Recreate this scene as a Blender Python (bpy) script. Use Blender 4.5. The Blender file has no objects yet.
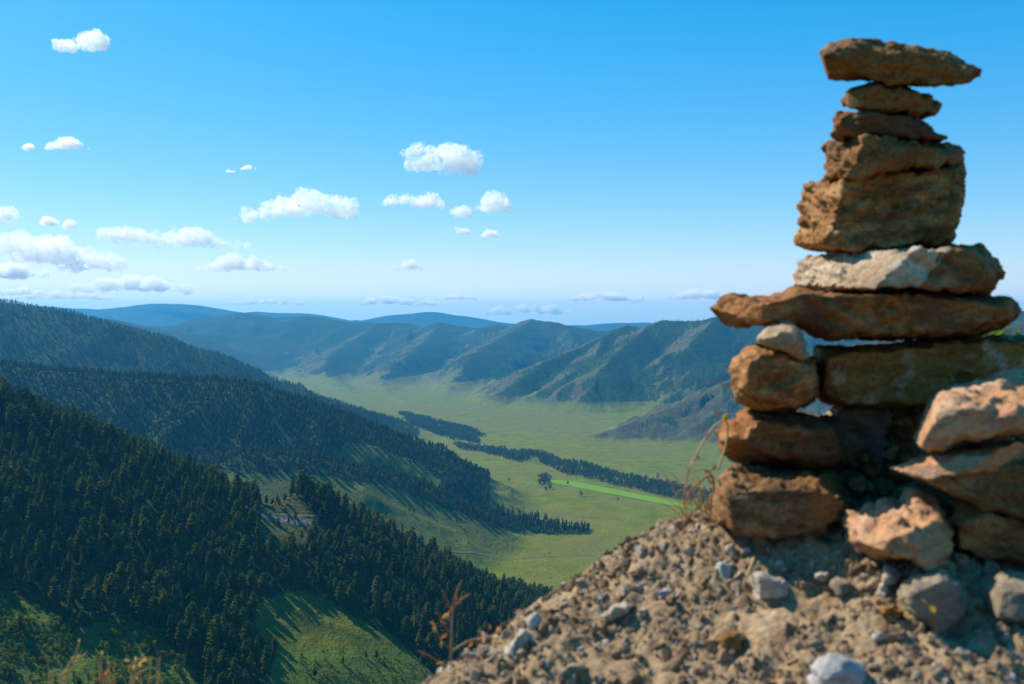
import bpy, bmesh, math, random
import numpy as np
from mathutils import Vector, Matrix

random.seed(7)
RNG = np.random.default_rng(11)
sc = bpy.context.scene
COL = sc.collection
R = math.radians

# ------------------------------------------------------------------ camera
F = 1000.0                       # focal length in pixels at 1024 wide
PITCH = math.atan(0.020)         # looking very slightly down
CP, SP = math.cos(PITCH), math.sin(PITCH)
FLOOR = -400.0                   # the valley floor lies 400 m below the pass
SUN_AZ, SUN_EL = R(54.0), R(43.0)   # sun ahead of the camera, to its left
SUN = np.array([-math.sin(SUN_AZ) * math.cos(SUN_EL), math.cos(SUN_AZ) * math.cos(SUN_EL), math.sin(SUN_EL)])

def at(px, py, d):
    """the world point seen at a pixel at depth d along +Y"""
    u, v = (px - 512.0) / F, (342.0 - py) / F
    y = CP + SP * v
    return (u / y * d, d, (-SP + CP * v) / y * d)

def to_px(x, y, z):
    f = y * CP - z * SP
    up = y * SP + z * CP
    f = np.where(f < 1e-6, 1e-6, f)
    return 512.0 + F * x / f, 342.0 - F * up / f

# ------------------------------------------------------------------ noise
def _h(ix, iy, iz, seed):
    h = (ix.astype(np.int64) * 374761393 + iy.astype(np.int64) * 668265263 + iz.astype(np.int64) * 2147483647 + seed * 1274126177) & 0xFFFFFFFF
    h = ((h ^ (h >> 13)) * 1274126177) & 0xFFFFFFFF
    h = ((h ^ (h >> 15)) * 2246822519) & 0xFFFFFFFF
    h = h ^ (h >> 16)
    return (h & 0xFFFFFF).astype(np.float64) / 16777215.0

def vn2(x, y, seed=0):
    x = np.asarray(x, float); y = np.asarray(y, float)
    ix, iy = np.floor(x), np.floor(y)
    fx, fy = x - ix, y - iy
    ux = fx * fx * fx * (fx * (fx * 6 - 15) + 10); uy = fy * fy * fy * (fy * (fy * 6 - 15) + 10)
    z0 = np.zeros_like(ix)
    a, b = _h(ix, iy, z0, seed), _h(ix + 1, iy, z0, seed)
    c, d = _h(ix, iy + 1, z0, seed), _h(ix + 1, iy + 1, z0, seed)
    return (a + (b - a) * ux) * (1 - uy) + (c + (d - c) * ux) * uy

def fbm2(x, y, octs=4, seed=0, gain=0.5, lac=2.03):
    s, a, t = 0.0, 1.0, 0.0
    for o in range(octs):
        ca, sa = math.cos(o * 1.1), math.sin(o * 1.1)
        s = s + a * vn2((x * ca - y * sa), (x * sa + y * ca), seed + o * 17)
        t += a; a *= gain; x = x * lac; y = y * lac
    return s / t

def ridged2(x, y, octs=4, seed=0):
    s, a, t = 0.0, 1.0, 0.0
    for o in range(octs):
        ca, sa = math.cos(o * 0.9 + .3), math.sin(o * 0.9 + .3)
        n = 1 - np.abs(2 * vn2(x * ca - y * sa, x * sa + y * ca, seed + o * 13) - 1)
        s = s + a * n * n; t += a; a *= 0.5; x = x * 2.05; y = y * 2.05
    return s / t

def vn3(p, seed=0):
    i = np.floor(p); f = p - i
    u = f * f * (3 - 2 * f)
    ix, iy, iz = i[:, 0], i[:, 1], i[:, 2]
    def c(dx, dy, dz): return _h(ix + dx, iy + dy, iz + dz, seed)
    x0 = c(0,0,0) * (1 - u[:,0]) + c(1,0,0) * u[:,0]
    x1 = c(0,1,0) * (1 - u[:,0]) + c(1,1,0) * u[:,0]
    x2 = c(0,0,1) * (1 - u[:,0]) + c(1,0,1) * u[:,0]
    x3 = c(0,1,1) * (1 - u[:,0]) + c(1,1,1) * u[:,0]
    y0 = x0 * (1 - u[:,1]) + x1 * u[:,1]; y1 = x2 * (1 - u[:,1]) + x3 * u[:,1]
    return y0 * (1 - u[:,2]) + y1 * u[:,2]

def fbm3(p, octs=4, seed=0, gain=0.5):
    s, a, t = 0.0, 1.0, 0.0
    for o in range(octs):
        s = s + a * vn3(p, seed + 31 * o); t += a; a *= gain; p = p * 2.07 + 3.1
    return s / t

def sstep(e0, e1, x):
    t = np.clip((x - e0) / (e1 - e0), 0, 1)
    return t * t * (3 - 2 * t)

def smax(a, b, k):
    h = np.clip(0.5 + 0.5 * (a - b) / k, 0, 1)
    return b + (a - b) * h + k * h * (1 - h)

def inpoly(px, py, poly):
    px = np.asarray(px); py = np.asarray(py)
    ins = np.zeros(px.shape, bool)
    n = len(poly)
    for i in range(n):
        x1, y1 = poly[i]; x2, y2 = poly[(i + 1) % n]
        if y1 == y2: continue
        c = ((y1 > py) != (y2 > py)) & (px < (x2 - x1) * (py - y1) / (y2 - y1) + x1)
        ins ^= c
    return ins

# ------------------------------------------------------------------ object helpers
def tag(o, label=None, cat=None, group=None, kind=None):
    if label: o['label'] = label
    if cat: o['category'] = cat
    if group: o['group'] = group
    if kind: o['kind'] = kind
    return o

def mesh_obj(name, verts, faces, mat=None, parent=None, smooth=False, link=True):
    me = bpy.data.meshes.new(name)
    me.from_pydata([tuple(v) for v in verts], [], [tuple(f) for f in faces])
    me.update()
    o = bpy.data.objects.new(name, me)
    if link: COL.objects.link(o)
    if mat: me.materials.append(mat)
    if parent: o.parent = parent
    if smooth: me.polygons.foreach_set('use_smooth', [True] * len(me.polygons))
    return o

def grid_mesh(name, V, nr, nc, wrap=False):
    """a mesh from an nr x nc array of points"""
    idx = np.arange(nr * nc).reshape(nr, nc)
    if wrap: idx = np.concatenate([idx, idx[:, :1]], axis=1)
    a, b, c, d = idx[:-1, :-1], idx[:-1, 1:], idx[1:, 1:], idx[1:, :-1]
    q = np.stack([a, b, c, d], -1).reshape(-1, 4)
    me = bpy.data.meshes.new(name)
    me.vertices.add(nr * nc); me.vertices.foreach_set('co', V.reshape(-1).astype(np.float32))
    me.loops.add(q.size); me.loops.foreach_set('vertex_index', q.reshape(-1).astype(np.int32))
    me.polygons.add(len(q))
    me.polygons.foreach_set('loop_start', (np.arange(len(q)) * 4).astype(np.int32))
    me.polygons.foreach_set('use_smooth', np.ones(len(q), bool))
    me.update(calc_edges=True)
    return me

def empty(name, loc, rz=0.0):
    e = bpy.data.objects.new(name, None)
    e.location = loc; e.rotation_euler = (0, 0, rz); e.empty_display_size = 0.1
    COL.objects.link(e)
    return e

def remeshed(verts, faces, voxel):
    """voxel remesh, returned as numpy verts, normals and a mesh"""
    me = bpy.data.meshes.new('tmp'); me.from_pydata([tuple(v) for v in verts], [], [tuple(f) for f in faces])
    bm = bmesh.new(); bm.from_mesh(me); bmesh.ops.recalc_face_normals(bm, faces=bm.faces); bm.to_mesh(me); bm.free()
    o = bpy.data.objects.new('tmp', me); COL.objects.link(o)
    m = o.modifiers.new('r', 'REMESH'); m.mode = 'VOXEL'; m.voxel_size = voxel; m.use_smooth_shade = True
    dg = bpy.context.evaluated_depsgraph_get(); dg.update()
    out = bpy.data.meshes.new_from_object(o.evaluated_get(dg))
    bpy.data.objects.remove(o); bpy.data.meshes.remove(me)
    n = len(out.vertices)
    co = np.empty(n * 3, np.float32); out.vertices.foreach_get('co', co)
    no = np.empty(n * 3, np.float32); out.vertex_normals.foreach_get('vector', no)
    return out, co.reshape(-1, 3).astype(float), no.reshape(-1, 3).astype(float)

# ------------------------------------------------------------------ materials
class NT:
    def __init__(s, name, volume=False):
        s.m = bpy.data.materials.new(name); s.m.use_nodes = True
        s.t = s.m.node_tree; s.t.nodes.clear()
        s.out = s.n('ShaderNodeOutputMaterial')
    def n(s, typ, **kw):
        nd = s.t.nodes.new(typ)
        for k, v in kw.items(): setattr(nd, k, v)
        return nd
    def l(s, a, b): s.t.links.new(a, b)
    def noise(s, vec, scale, detail=4, rough=0.55, dist=0.0):
        nd = s.n('ShaderNodeTexNoise'); nd.inputs['Scale'].default_value = scale
        nd.inputs['Detail'].default_value = detail; nd.inputs['Roughness'].default_value = rough
        nd.inputs['Distortion'].default_value = dist
        if vec is not None: s.l(vec, nd.inputs['Vector'])
        return nd.outputs['Fac']
    def ramp(s, fac, stops):
        nd = s.n('ShaderNodeValToRGB')
        els = nd.color_ramp.elements
        while len(els) < len(stops): els.new(0.5)
        for e, (p, c) in zip(els, stops):
            e.position = p
            e.color = (c, c, c, 1) if isinstance(c, (int, float)) else (*c, 1)
        s.l(fac, nd.inputs['Fac'])
        return nd.outputs['Color']
    def mix(s, fac, a, b, mode='MIX'):
        nd = s.n('ShaderNodeMix'); nd.data_type = 'RGBA'; nd.blend_type = mode
        for sock, v in ((nd.inputs[0], fac), (nd.inputs[6], a), (nd.inputs[7], b)):
            if isinstance(v, (int, float)): sock.default_value = v if sock == nd.inputs[0] else (v, v, v, 1)
            elif isinstance(v, tuple): sock.default_value = (*v, 1)
            else: s.l(v, sock)
        return nd.outputs[2]
    def math(s, op, a, b=0.0, c=0.0):
        nd = s.n('ShaderNodeMath'); nd.operation = op
        for sock, v in zip(nd.inputs, (a, b, c)):
            if isinstance(v, (int, float)): sock.default_value = v
            else: s.l(v, sock)
        return nd.outputs[0]
    def attr(s, name):
        nd = s.n('ShaderNodeAttribute'); nd.attribute_name = name
        return nd.outputs['Fac']
    def pos(s): return s.n('ShaderNodeNewGeometry').outputs['Position']
    def obj(s): return s.n('ShaderNodeTexCoord').outputs['Object']
    def scaled(s, vec, sx, sy, sz):
        nd = s.n('ShaderNodeMapping'); nd.inputs['Scale'].default_value = (sx, sy, sz); s.l(vec, nd.inputs['Vector'])
        return nd.outputs['Vector']
    def bump(s, h, strength, dist):
        nd = s.n('ShaderNodeBump'); nd.inputs['Strength'].default_value = strength; nd.inputs['Distance'].default_value = dist
        s.l(h, nd.inputs['Height'])
        return nd.outputs['Normal']
    def bsdf(s, col, rough=0.9, normal=None, spec=0.2):
        nd = s.n('ShaderNodeBsdfPrincipled')
        nd.inputs['Roughness'].default_value = rough; nd.inputs['Specular IOR Level'].default_value = spec
        if isinstance(col, tuple): nd.inputs['Base Color'].default_value = (*col, 1)
        else: s.l(col, nd.inputs['Base Color'])
        if normal is not None: s.l(normal, nd.inputs['Normal'])
        s.l(nd.outputs[0], s.out.inputs['Surface'])
        return nd

def rock_material(name, dark, mid, light, lichen=None, strata=1.0, blotch=None):
    k = NT(name); p = k.obj()
    st = k.scaled(p, 1.0, 1.0, 3.5)
    n1 = k.noise(st, 14.0, 6, 0.62, 0.4)
    n2 = k.noise(p, 90.0, 5, 0.65)
    n3 = k.noise(p, 5.0, 3, 0.5)
    f = k.math('ADD', k.math('MULTIPLY', n1, 0.6), k.math('MULTIPLY', n2, 0.4))
    col = k.ramp(f, [(0.34, dark), (0.48, mid), (0.64, light)])
    if blotch: col = k.mix(k.ramp(n3, [(0.47, 0.0), (0.60, 0.75)]), col, blotch)
    if lichen:
        ln = k.noise(p, 22.0, 5, 0.6, 0.6)
        col = k.mix(k.ramp(ln, [(0.55, 0.0), (0.62, 0.75)]), col, lichen)
    vo = k.n('ShaderNodeTexVoronoi'); vo.feature = 'DISTANCE_TO_EDGE'; vo.inputs['Scale'].default_value = 13.0
    wp = k.n('ShaderNodeVectorMath'); wp.operation = 'ADD'; k.l(st, wp.inputs[0]); sc_ = k.n('ShaderNodeVectorMath'); sc_.operation = 'SCALE'; sc_.inputs['Scale'].default_value = .09
    nz_ = k.n('ShaderNodeTexNoise'); nz_.inputs['Scale'].default_value = 24.0; nz_.inputs['Detail'].default_value = 4; k.l(p, nz_.inputs['Vector'])
    k.l(nz_.outputs['Color'], sc_.inputs[0]); k.l(sc_.outputs[0], wp.inputs[1]); k.l(wp.outputs[0], vo.inputs['Vector'])
    crack = k.ramp(vo.outputs['Distance'], [(0.0, 1.0), (0.022, 0.0)])
    col = k.mix(k.math('MULTIPLY', crack, k.ramp(n3, [(.42, 0.0), (.6, .8)])), col, tuple(.45 * c_ for c_ in dark))
    sp = k.noise(p, 260.0, 2, 0.6)
    col = k.mix(k.ramp(sp, [(0.36, 0.7), (0.46, 0.0)]), col, dark)
    h = k.math('ADD', k.math('MULTIPLY', n2, 0.6), k.math('MULTIPLY', k.noise(p, 230.0, 3, 0.6), 0.4))
    k.bsdf(col, 0.88, k.bump(h, 0.7, 0.006), 0.25)
    return k.m

M = {}
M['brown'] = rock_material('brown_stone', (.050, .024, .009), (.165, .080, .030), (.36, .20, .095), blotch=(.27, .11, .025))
M['rust'] = rock_material('rusty_stone', (.060, .024, .008), (.23, .088, .022), (.44, .21, .075), blotch=(.12, .052, .026))
M['tan'] = rock_material('speckled_tan_stone', (.065, .031, .009), (.255, .112, .033), (.53, .295, .12))
M['pale'] = rock_material('pale_limestone', (.22, .145, .085), (.41, .305, .20), (.60, .49, .375), blotch=(.31, .20, .11))
M['white'] = rock_material('whitish_stone', (.24, .195, .15), (.40, .34, .275), (.57, .50, .42))
M['pink'] = rock_material('pinkish_orange_stone', (.20, .095, .05), (.43, .23, .13), (.57, .37, .245), blotch=(.48, .23, .085))
M['plank'] = rock_material('lichen_blotched_stone', (.075, .04, .013), (.31, .128, .030), (.48, .25, .075), lichen=(.46, .35, .24), blotch=(.32, .155, .03))
M['grey'] = rock_material('grey_stone', (.21, .20, .19), (.36, .345, .33), (.52, .50, .48))
M['dull'] = rock_material('dull_olive_stone', (.12, .085, .05), (.26, .20, .125), (.40, .32, .21), blotch=(.15, .13, .11))

# ------------------------------------------------------------------ terrain: crest lines of the ridges
def crest(pts): return [at(*p[:3]) for p in pts]
RIDGES = [
    # pts (px, py, depth), slope towards the camera, slope away, crest rounding, gully size, gully depth
    dict(n='near', p=[(-420,250,900),(-200,318,880),(0,404,850),(120,459,850),(230,499,870),(330,534,950),(430,570,1150),(500,590,1280),(562,604,1412)], kn=.46, kf=.55, r=14, wl=170, amp=16),
    dict(n='knob', p=[(262,508,880),(300,494,915),(328,508,950)], kn=.62, kf=.7, r=10, wl=50, amp=8),
    dict(n='upper', p=[(-400,325,2300),(-150,352,2150),(0,364,2100),(100,373,2050),(180,380,2050),(250,385,2050),(330,410,2100),(400,438,2200),(450,463,2330),(492,484,2490)], kn=.52, kf=.55, r=30, wl=330, amp=88),
    dict(n='nose', p=[(250,452,1680),(320,460,1700),(400,478,1800),(480,511,1900),(540,528,1910),(588,538,1860)], kn=.56, kf=.52, r=14, wl=200, amp=20),
    dict(n='big', p=[(-500,290,3900),(-200,294,3600),(0,302,3500),(60,311,3500),(150,334,3500),(200,350,3500),(270,379,3500),(330,408,3600)], kn=.40, kf=.4, r=40, wl=520, amp=90),
    dict(n='far_left', p=[(-300,318,9000),(0,318,9000),(120,330,9000),(185,324,9200),(210,317,9500),(243,313,9600),(275,318,9600),(305,316,9500),(345,321,9300),(400,323,9300)], kn=.24, kf=.3, r=80, wl=1500, amp=230),
    dict(n='far_spur', p=[(110,318,7600),(170,331,7600),(210,345,7600),(260,366,7700),(285,378,7700)], kn=.34, kf=.34, r=60, wl=900, amp=110),
    dict(n='mid', p=[(330,331,9400),(362,327,9200),(380,323,9100),(398,328,9000),(425,327,8900),(440,322,8800),(462,325,8700),(480,329,8600),(500,324,8500),(516,327,8400),(533,319,8300),(552,321,8200),(572,327,8100),(600,331,8000),(650,334,8000)], kn=.30, kf=.36, r=30, wl=760, amp=170),
    dict(n='mid_spur', p=[(380,324,9100),(356,338,8500),(326,358,7400),(330,378,6450),(350,393,5650)], kn=.36, kf=.36, r=25, wl=520, amp=110),
    dict(n='mid_spur', p=[(440,323,8800),(428,340,7700),(398,362,6900),(380,380,6200),(388,394,5600),(402,403,5050)], kn=.38, kf=.38, r=25, wl=460, amp=110),
    dict(n='mid_spur', p=[(533,320,8300),(500,338,7400),(470,356,6700),(462,372,6250),(446,392,5600),(440,402,5150)], kn=.38, kf=.38, r=22, wl=430, amp=110),
    dict(n='right', p=[(628,326,5750),(642,329.5,5700),(662,320.5,5650),(690,322,5600),(716,317.5,5550),(760,319,5500),(850,316,5300),(1000,312,5200),(1300,312,5000)], kn=.44, kf=.42, r=16, wl=430, amp=110),
    dict(n='right_spur', p=[(628,326,5750),(604,336,5600),(572,350,5400),(545,360,5250),(518,382,4950),(472,404,4880)], kn=.46, kf=.50, r=10, wl=260, amp=60),
    dict(n='right_spur', p=[(604,337,5600),(596,356,5150),(562,380,4800),(530,402,4700)], kn=.48, kf=.48, r=8, wl=240, amp=48),
    dict(n='right_spur', p=[(650,326,5650),(622,348,5050),(604,366,4750),(592,388,4560),(572,411,4430)], kn=.50, kf=.50, r=8, wl=260, amp=36),
    dict(n='right_spur', p=[(622,352,5050),(640,372,4760),(662,392,4600),(690,405,4480)], kn=.46, kf=.46, r=10, wl=260, amp=36),
    dict(n='right_spur', p=[(716,318,5500),(690,345,4900),(668,368,4720),(655,380,4680)], kn=.46, kf=.46, r=12, wl=270, amp=66),
    dict(n='brown_spur', p=[(1300,300,4500),(1000,322,4200),(850,345,3950),(780,362,3780),(735,378,3650),(700,396,3580),(660,411,3500),(620,427,3430),(584,438,3390)], kn=.44, kf=.44, r=12, wl=190, amp=46),
    dict(n='horizon', p=[(-400,306,15000),(40,306,15500),(100,309,16000),(130,307,16000),(160,303,16000),(190,305,16000),(225,314,16000),(260,312,16500),(300,313,16500),(340,320,16500),(380,321,16500),(408,314,16500),(428,312,16500),(450,315,16500),(480,321,16500),(560,326,16500),(610,323,16500),(645,322,16500),(700,326,16500),(1300,318,16500)], kn=.17, kf=.2, r=250, wl=2600, amp=170),
]

def terrain(x, y):
    """height, and which ridge is on top"""
    x = np.asarray(x, float); y = np.asarray(y, float)
    r = np.hypot(x, y)
    # the hillside that falls away under the camera
    hill = -0.72 - 0.58 * np.maximum(np.hypot(np.maximum(np.abs(x) - .3, 0), np.maximum(y - 0.2, 0)) - .25, 0)
    hill = np.where(y < 0, np.minimum(hill, 0) + 0 * x, hill)
    hill = np.where(y < 0, -0.72 - 0.16 * np.abs(x) * (1 - sstep(0, 300, -y) * .6) - 0.05 * (-y), hill)
    z = np.full(x.shape, FLOOR) + 3.0 * (fbm2(x / 420, y / 420, 3, 5) - .5)
    floor = z.copy()
    top = np.full(x.shape, -1)
    best = np.full(x.shape, FLOOR + 9.0)
    crestd = np.full(x.shape, 1e9)
    for ri, rd in enumerate(RIDGES):
        P = crest(rd['p'])
        h = np.full(x.shape, -1e9); dd = np.full(x.shape, 1e9)
        for (ax, ay, az), (bx, by, bz) in zip(P[:-1], P[1:]):
            ex, ey = bx - ax, by - ay
            L2 = ex * ex + ey * ey
            t = np.clip(((x - ax) * ex + (y - ay) * ey) / L2, 0, 1)
            cx, cy = ax + t * ex, ay + t * ey
            d = np.hypot(x - cx, y - cy)
            s = ((x - ax) * ey - (y - ay) * ex) / math.sqrt(L2) / np.maximum(d, 1e-6)   # +1 on the camera side
            k = rd['kf'] + (rd['kn'] - rd['kf']) * (0.5 + 0.5 * np.clip(s, -1, 1))
            hh = az + t * (bz - az) - k * (np.sqrt(d * d + rd['r'] ** 2) - rd['r'])
            m = hh > h
            h = np.where(m, hh, h); dd = np.where(m, d, dd)
        act = h > FLOOR - 160
        if not act.any(): continue
        wl, amp = rd['wl'], rd['amp']
        xa, ya = x[act], y[act]
        wx = (fbm2(xa / wl, ya / wl, 2, 90 + ri) - .5) * wl * .7
        wy = (fbm2(xa / wl + 9, ya / wl, 2, 70 + ri) - .5) * wl * .7
        g = ridged2((xa + wx) / wl, (ya + wy) / wl, 4, ri * 7 + 3) - .62
        g2 = fbm2(xa / wl * 6, ya / wl * 6, 3, 40 + ri) - .5
        fade = sstep(0, 1, dd[act] / (wl * .8))
        h[act] += amp * g * (0.06 + .94 * fade) * sstep(FLOOR - 60, FLOOR + 90, h[act]) + amp * .16 * g2
        kk = np.clip(wl * .05, 6, 45)
        z = smax(z, h, kk)
        m = h > best
        best = np.where(m, h, best); top = np.where(m, ri, top); crestd = np.where(m, dd, crestd)
    m = hill > z
    top = np.where(m, 99, top)
    return np.maximum(z, hill), top, crestd

# polar sheet: dense in front of the camera, coarse all round
AZ = np.concatenate([np.linspace(-180, -75, 22), np.linspace(-70, -33, 38), np.linspace(-32, 32, 1060), np.linspace(33, 70, 38), np.linspace(75, 175, 21)])
AZ = np.radians(AZ)
RR = np.concatenate([[0.02], np.geomspace(0.4, 330, 42)[:-1], np.geomspace(330, 17100, 680)])
A2, R2 = np.meshgrid(AZ, RR)
GX, GY = R2 * np.sin(A2), R2 * np.cos(A2)
GZ, GTOP, GCD = terrain(GX, GY)
LR = np.log(RR)

def sample(G, x, y):
    a = np.arctan2(x, y); lr = np.log(np.maximum(np.hypot(x, y), RR[0]))
    i = np.clip(np.searchsorted(AZ, a) - 1, 0, len(AZ) - 2); j = np.clip(np.searchsorted(LR, lr) - 1, 0, len(LR) - 2)
    fa = np.clip((a - AZ[i]) / (AZ[i + 1] - AZ[i]), 0, 1); fr = np.clip((lr - LR[j]) / (LR[j + 1] - LR[j]), 0, 1)
    return (G[j, i] * (1 - fa) + G[j, i + 1] * fa) * (1 - fr) + (G[j + 1, i] * (1 - fa) + G[j + 1, i + 1] * fa) * fr

def nearest(G, x, y):
    a = np.arctan2(x, y); lr = np.log(np.maximum(np.hypot(x, y), RR[0]))
    i = np.clip(np.searchsorted(AZ, a), 0, len(AZ) - 1); j = np.clip(np.searchsorted(LR, lr), 0, len(LR) - 1)
    return G[j, i]

def ground_z(x, y): return float(sample(GZ, np.array([x], float), np.array([y], float))[0])
HZ = np.maximum.accumulate(GZ / R2, axis=0)          # highest slope met so far along each bearing
HZP = np.vstack([np.full((1, HZ.shape[1]), -9.0), HZ[:-1]])

# slopes and their aspect
dzr = np.gradient(GZ, axis=0) / np.gradient(R2, axis=0)
dza = np.gradient(GZ, axis=1) / (np.gradient(A2, axis=1) * np.maximum(R2, 1))
SLX = dzr * np.sin(A2) + dza * np.cos(A2)
SLY = dzr * np.cos(A2) - dza * np.sin(A2)
SLOPE = np.hypot(SLX, SLY)
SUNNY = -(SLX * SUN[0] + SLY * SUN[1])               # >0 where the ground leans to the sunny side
GPX, GPY = to_px(GX, GY, GZ)

def name_mask(*names):
    ids = [i for i, r in enumerate(RIDGES) if r['n'] in names]
    return np.isin(GTOP, ids)

# ---- open ground on the forested hills, as map areas
CLEAR_GRASS = [(262,606),(290,588),(322,594),(345,612),(400,640),(436,676),(470,760),(215,760),(262,690),(278,655),(258,630)]
CLEAR_SHRUB = [(-200,550),(0,588),(40,606),(75,628),(118,612),(160,636),(196,672),(215,760),(-200,800)]
OUTCROP = [(258,502),(283,493),(303,505),(310,516),(322,520),(306,548),(275,562),(260,535)]
NOSE_OPEN = [(300,474),(392,488),(432,510),(474,524),(530,538),(600,541),(660,545),(660,625),(400,625),(330,545),(300,500)]
NOSE_WOOD = [(300,456),(340,464),(400,474),(450,491),(500,511),(545,521),(590,529),(593,535),(548,535),(500,529),(462,514),(430,503),(392,488),(340,478),(300,470)]
SLOPE_OPEN = [(322,450),(352,446),(392,456),(430,468),(458,482),(420,480),(360,472)]
n_for = fbm2(GX / 60, GY / 60, 4, 201)
n_big = fbm2(GX / 700, GY / 700, 4, 202)
FOREST = np.zeros_like(GZ)
near = name_mask('near', 'knob')
FOREST[near] = 1
for poly in (CLEAR_GRASS, CLEAR_SHRUB): FOREST[near & inpoly(GPX + (n_for - .5) * 22, GPY + (n_for - .5) * 16, poly)] = 0
FOREST[near & inpoly(GPX, GPY, OUTCROP)] = 0.0
FOREST[near & (GPX > 556)] = 0
up = name_mask('upper')
FOREST[up] = 1
FOREST[up & inpoly(GPX + (n_for - .5) * 40, GPY + (n_for - .5) * 30, SLOPE_OPEN)] = 0
FOREST[up & (n_big > .70)] = .4
FOREST[up & (GZ < FLOOR + 14)] = 0
ns = name_mask('nose')
FOREST[ns] = np.where((GPX < 400) & (GPY < 474), 1, 0)[ns]
FOREST[up & (GPX > 490)] = 0
FOREST[inpoly(GPX + (n_for - .5) * 10, GPY + (n_for - .5) * 5, NOSE_WOOD) & (R2 > 1400)] = 1
bg = name_mask('big')
FOREST[bg] = np.where(n_big[bg] > .68, .5, 1)
far = name_mask('far_left', 'far_spur', 'mid', 'mid_spur', 'right', 'right_spur', 'horizon', 'brown_spur')
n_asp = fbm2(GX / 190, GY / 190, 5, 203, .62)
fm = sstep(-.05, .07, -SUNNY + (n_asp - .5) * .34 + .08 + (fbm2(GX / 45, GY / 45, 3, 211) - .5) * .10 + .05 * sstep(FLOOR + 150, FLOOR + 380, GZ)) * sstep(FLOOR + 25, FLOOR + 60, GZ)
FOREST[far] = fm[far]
rm = name_mask('right', 'right_spur')
FOREST[rm] = np.maximum(FOREST[rm], (sstep(.47, .60, n_asp) * .8 * sstep(FLOOR + 40, FLOOR + 120, GZ))[rm])
mm = name_mask('mid', 'mid_spur', 'far_left', 'far_spur')
FOREST[mm] = np.maximum(FOREST[mm], (sstep(.40, .56, n_asp) * .9 * sstep(FLOOR + 40, FLOOR + 120, GZ))[mm])
br = name_mask('brown_spur')
FOREST[br] = FOREST[br] * sstep(.5, .6, n_asp[br]) * .6
FOREST = np.where(GTOP == 99, 0, FOREST)

BARE = sstep(.46, .62, fbm2(GX / 160, GY / 160, 4, 204) * .55 + SLOPE * .62)       # stony, dry ground on steep open slopes
BARE = BARE * sstep(FLOOR + 4, FLOOR + 45, GZ)
BARE[far] = np.maximum(BARE[far], (.85 * sstep(FLOOR + 15, FLOOR + 110, GZ))[far])
BARE[name_mask('brown_spur')] = sstep(FLOOR + 3, FLOOR + 14, GZ)[name_mask('brown_spur')]
BARE[ns | up] *= .22
BARE[near & inpoly(GPX, GPY, OUTCROP)] = .75
BARE[inpoly(GPX, GPY, CLEAR_GRASS) | inpoly(GPX, GPY, CLEAR_SHRUB)] *= .15
LUSH = ((inpoly(GPX, GPY, CLEAR_SHRUB) | (inpoly(GPX, GPY, CLEAR_GRASS) & (GPY > 650))) & near).astype(float)

me = grid_mesh('terrain', np.stack([GX, GY, GZ], -1), len(RR), len(AZ), wrap=True)
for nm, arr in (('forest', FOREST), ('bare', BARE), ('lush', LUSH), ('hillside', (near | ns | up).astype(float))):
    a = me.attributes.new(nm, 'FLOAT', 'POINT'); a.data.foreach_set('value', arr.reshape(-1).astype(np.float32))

k = NT('hill_ground'); p = k.pos()
big = k.noise(p, .0035, 5, .6, .3); mid = k.noise(p, .022, 5, .65, .4); fine = k.noise(p, .22, 5, .7)
grass = k.ramp(mid, [(.30, (.086, .118, .004)), (.5, (.145, .168, .005)), (.7, (.20, .19, .010))])
grass = k.mix(k.ramp(big, [(.42, 0.), (.62, .75)]), grass, (.165, .145, .03))
grass = k.mix(k.ramp(fine, [(.36, .55), (.5, 0.)]), grass, (.035, .060, .012))
grass = k.mix(k.math('MULTIPLY', k.attr('hillside'), .55), grass, k.ramp(mid, [(.35, (.050, .075, .006)), (.65, (.115, .125, .012))]))
grass = k.mix(k.math('MULTIPLY', k.attr('lush'), .75), grass, (.085, .135, .018))
rockc = k.ramp(fine, [(.3, (.024, .026, .014)), (.5, (.050, .049, .026)), (.72, (.125, .110, .068))])
rockc = k.mix(k.ramp(mid, [(.40, .8), (.56, 0.)]), rockc, (.095, .098, .035))
col = k.mix(k.attr('bare'), grass, rockc)
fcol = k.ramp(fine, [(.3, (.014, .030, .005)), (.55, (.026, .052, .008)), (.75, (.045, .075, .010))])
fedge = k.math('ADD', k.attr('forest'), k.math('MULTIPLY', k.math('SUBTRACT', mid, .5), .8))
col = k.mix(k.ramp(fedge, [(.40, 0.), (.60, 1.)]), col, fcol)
hh = k.math('ADD', k.math('MULTIPLY', fine, 1.0), k.math('MULTIPLY', mid, 2.5))
k.bsdf(col, .95, k.bump(hh, .8, 5.0), .08)
me.materials.append(k.m)
terr = bpy.data.objects.new('terrain', me); COL.objects.link(terr)
tag(terr, 'green valley floor with forested and stony hills rising round it', 'terrain', kind='structure')

# ------------------------------------------------------------------ trees
def foliage(name, stops, trans=.35):
    k = NT(name)
    rnd = k.n('ShaderNodeObjectInfo').outputs['Random']
    c = k.ramp(rnd, stops)
    c = k.mix(k.ramp(k.noise(k.obj(), 7.0, 2), [(.35, .5), (.6, 0.)]), c, stops[0][1])
    d = k.n('ShaderNodeBsdfDiffuse'); k.l(c, d.inputs['Color'])
    t = k.n('ShaderNodeBsdfTranslucent'); k.l(c, t.inputs['Color'])
    mx = k.n('ShaderNodeMixShader'); mx.inputs[0].default_value = trans
    k.l(d.outputs[0], mx.inputs[1]); k.l(t.outputs[0], mx.inputs[2]); k.l(mx.outputs[0], k.out.inputs['Surface'])
    return k.m

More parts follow.
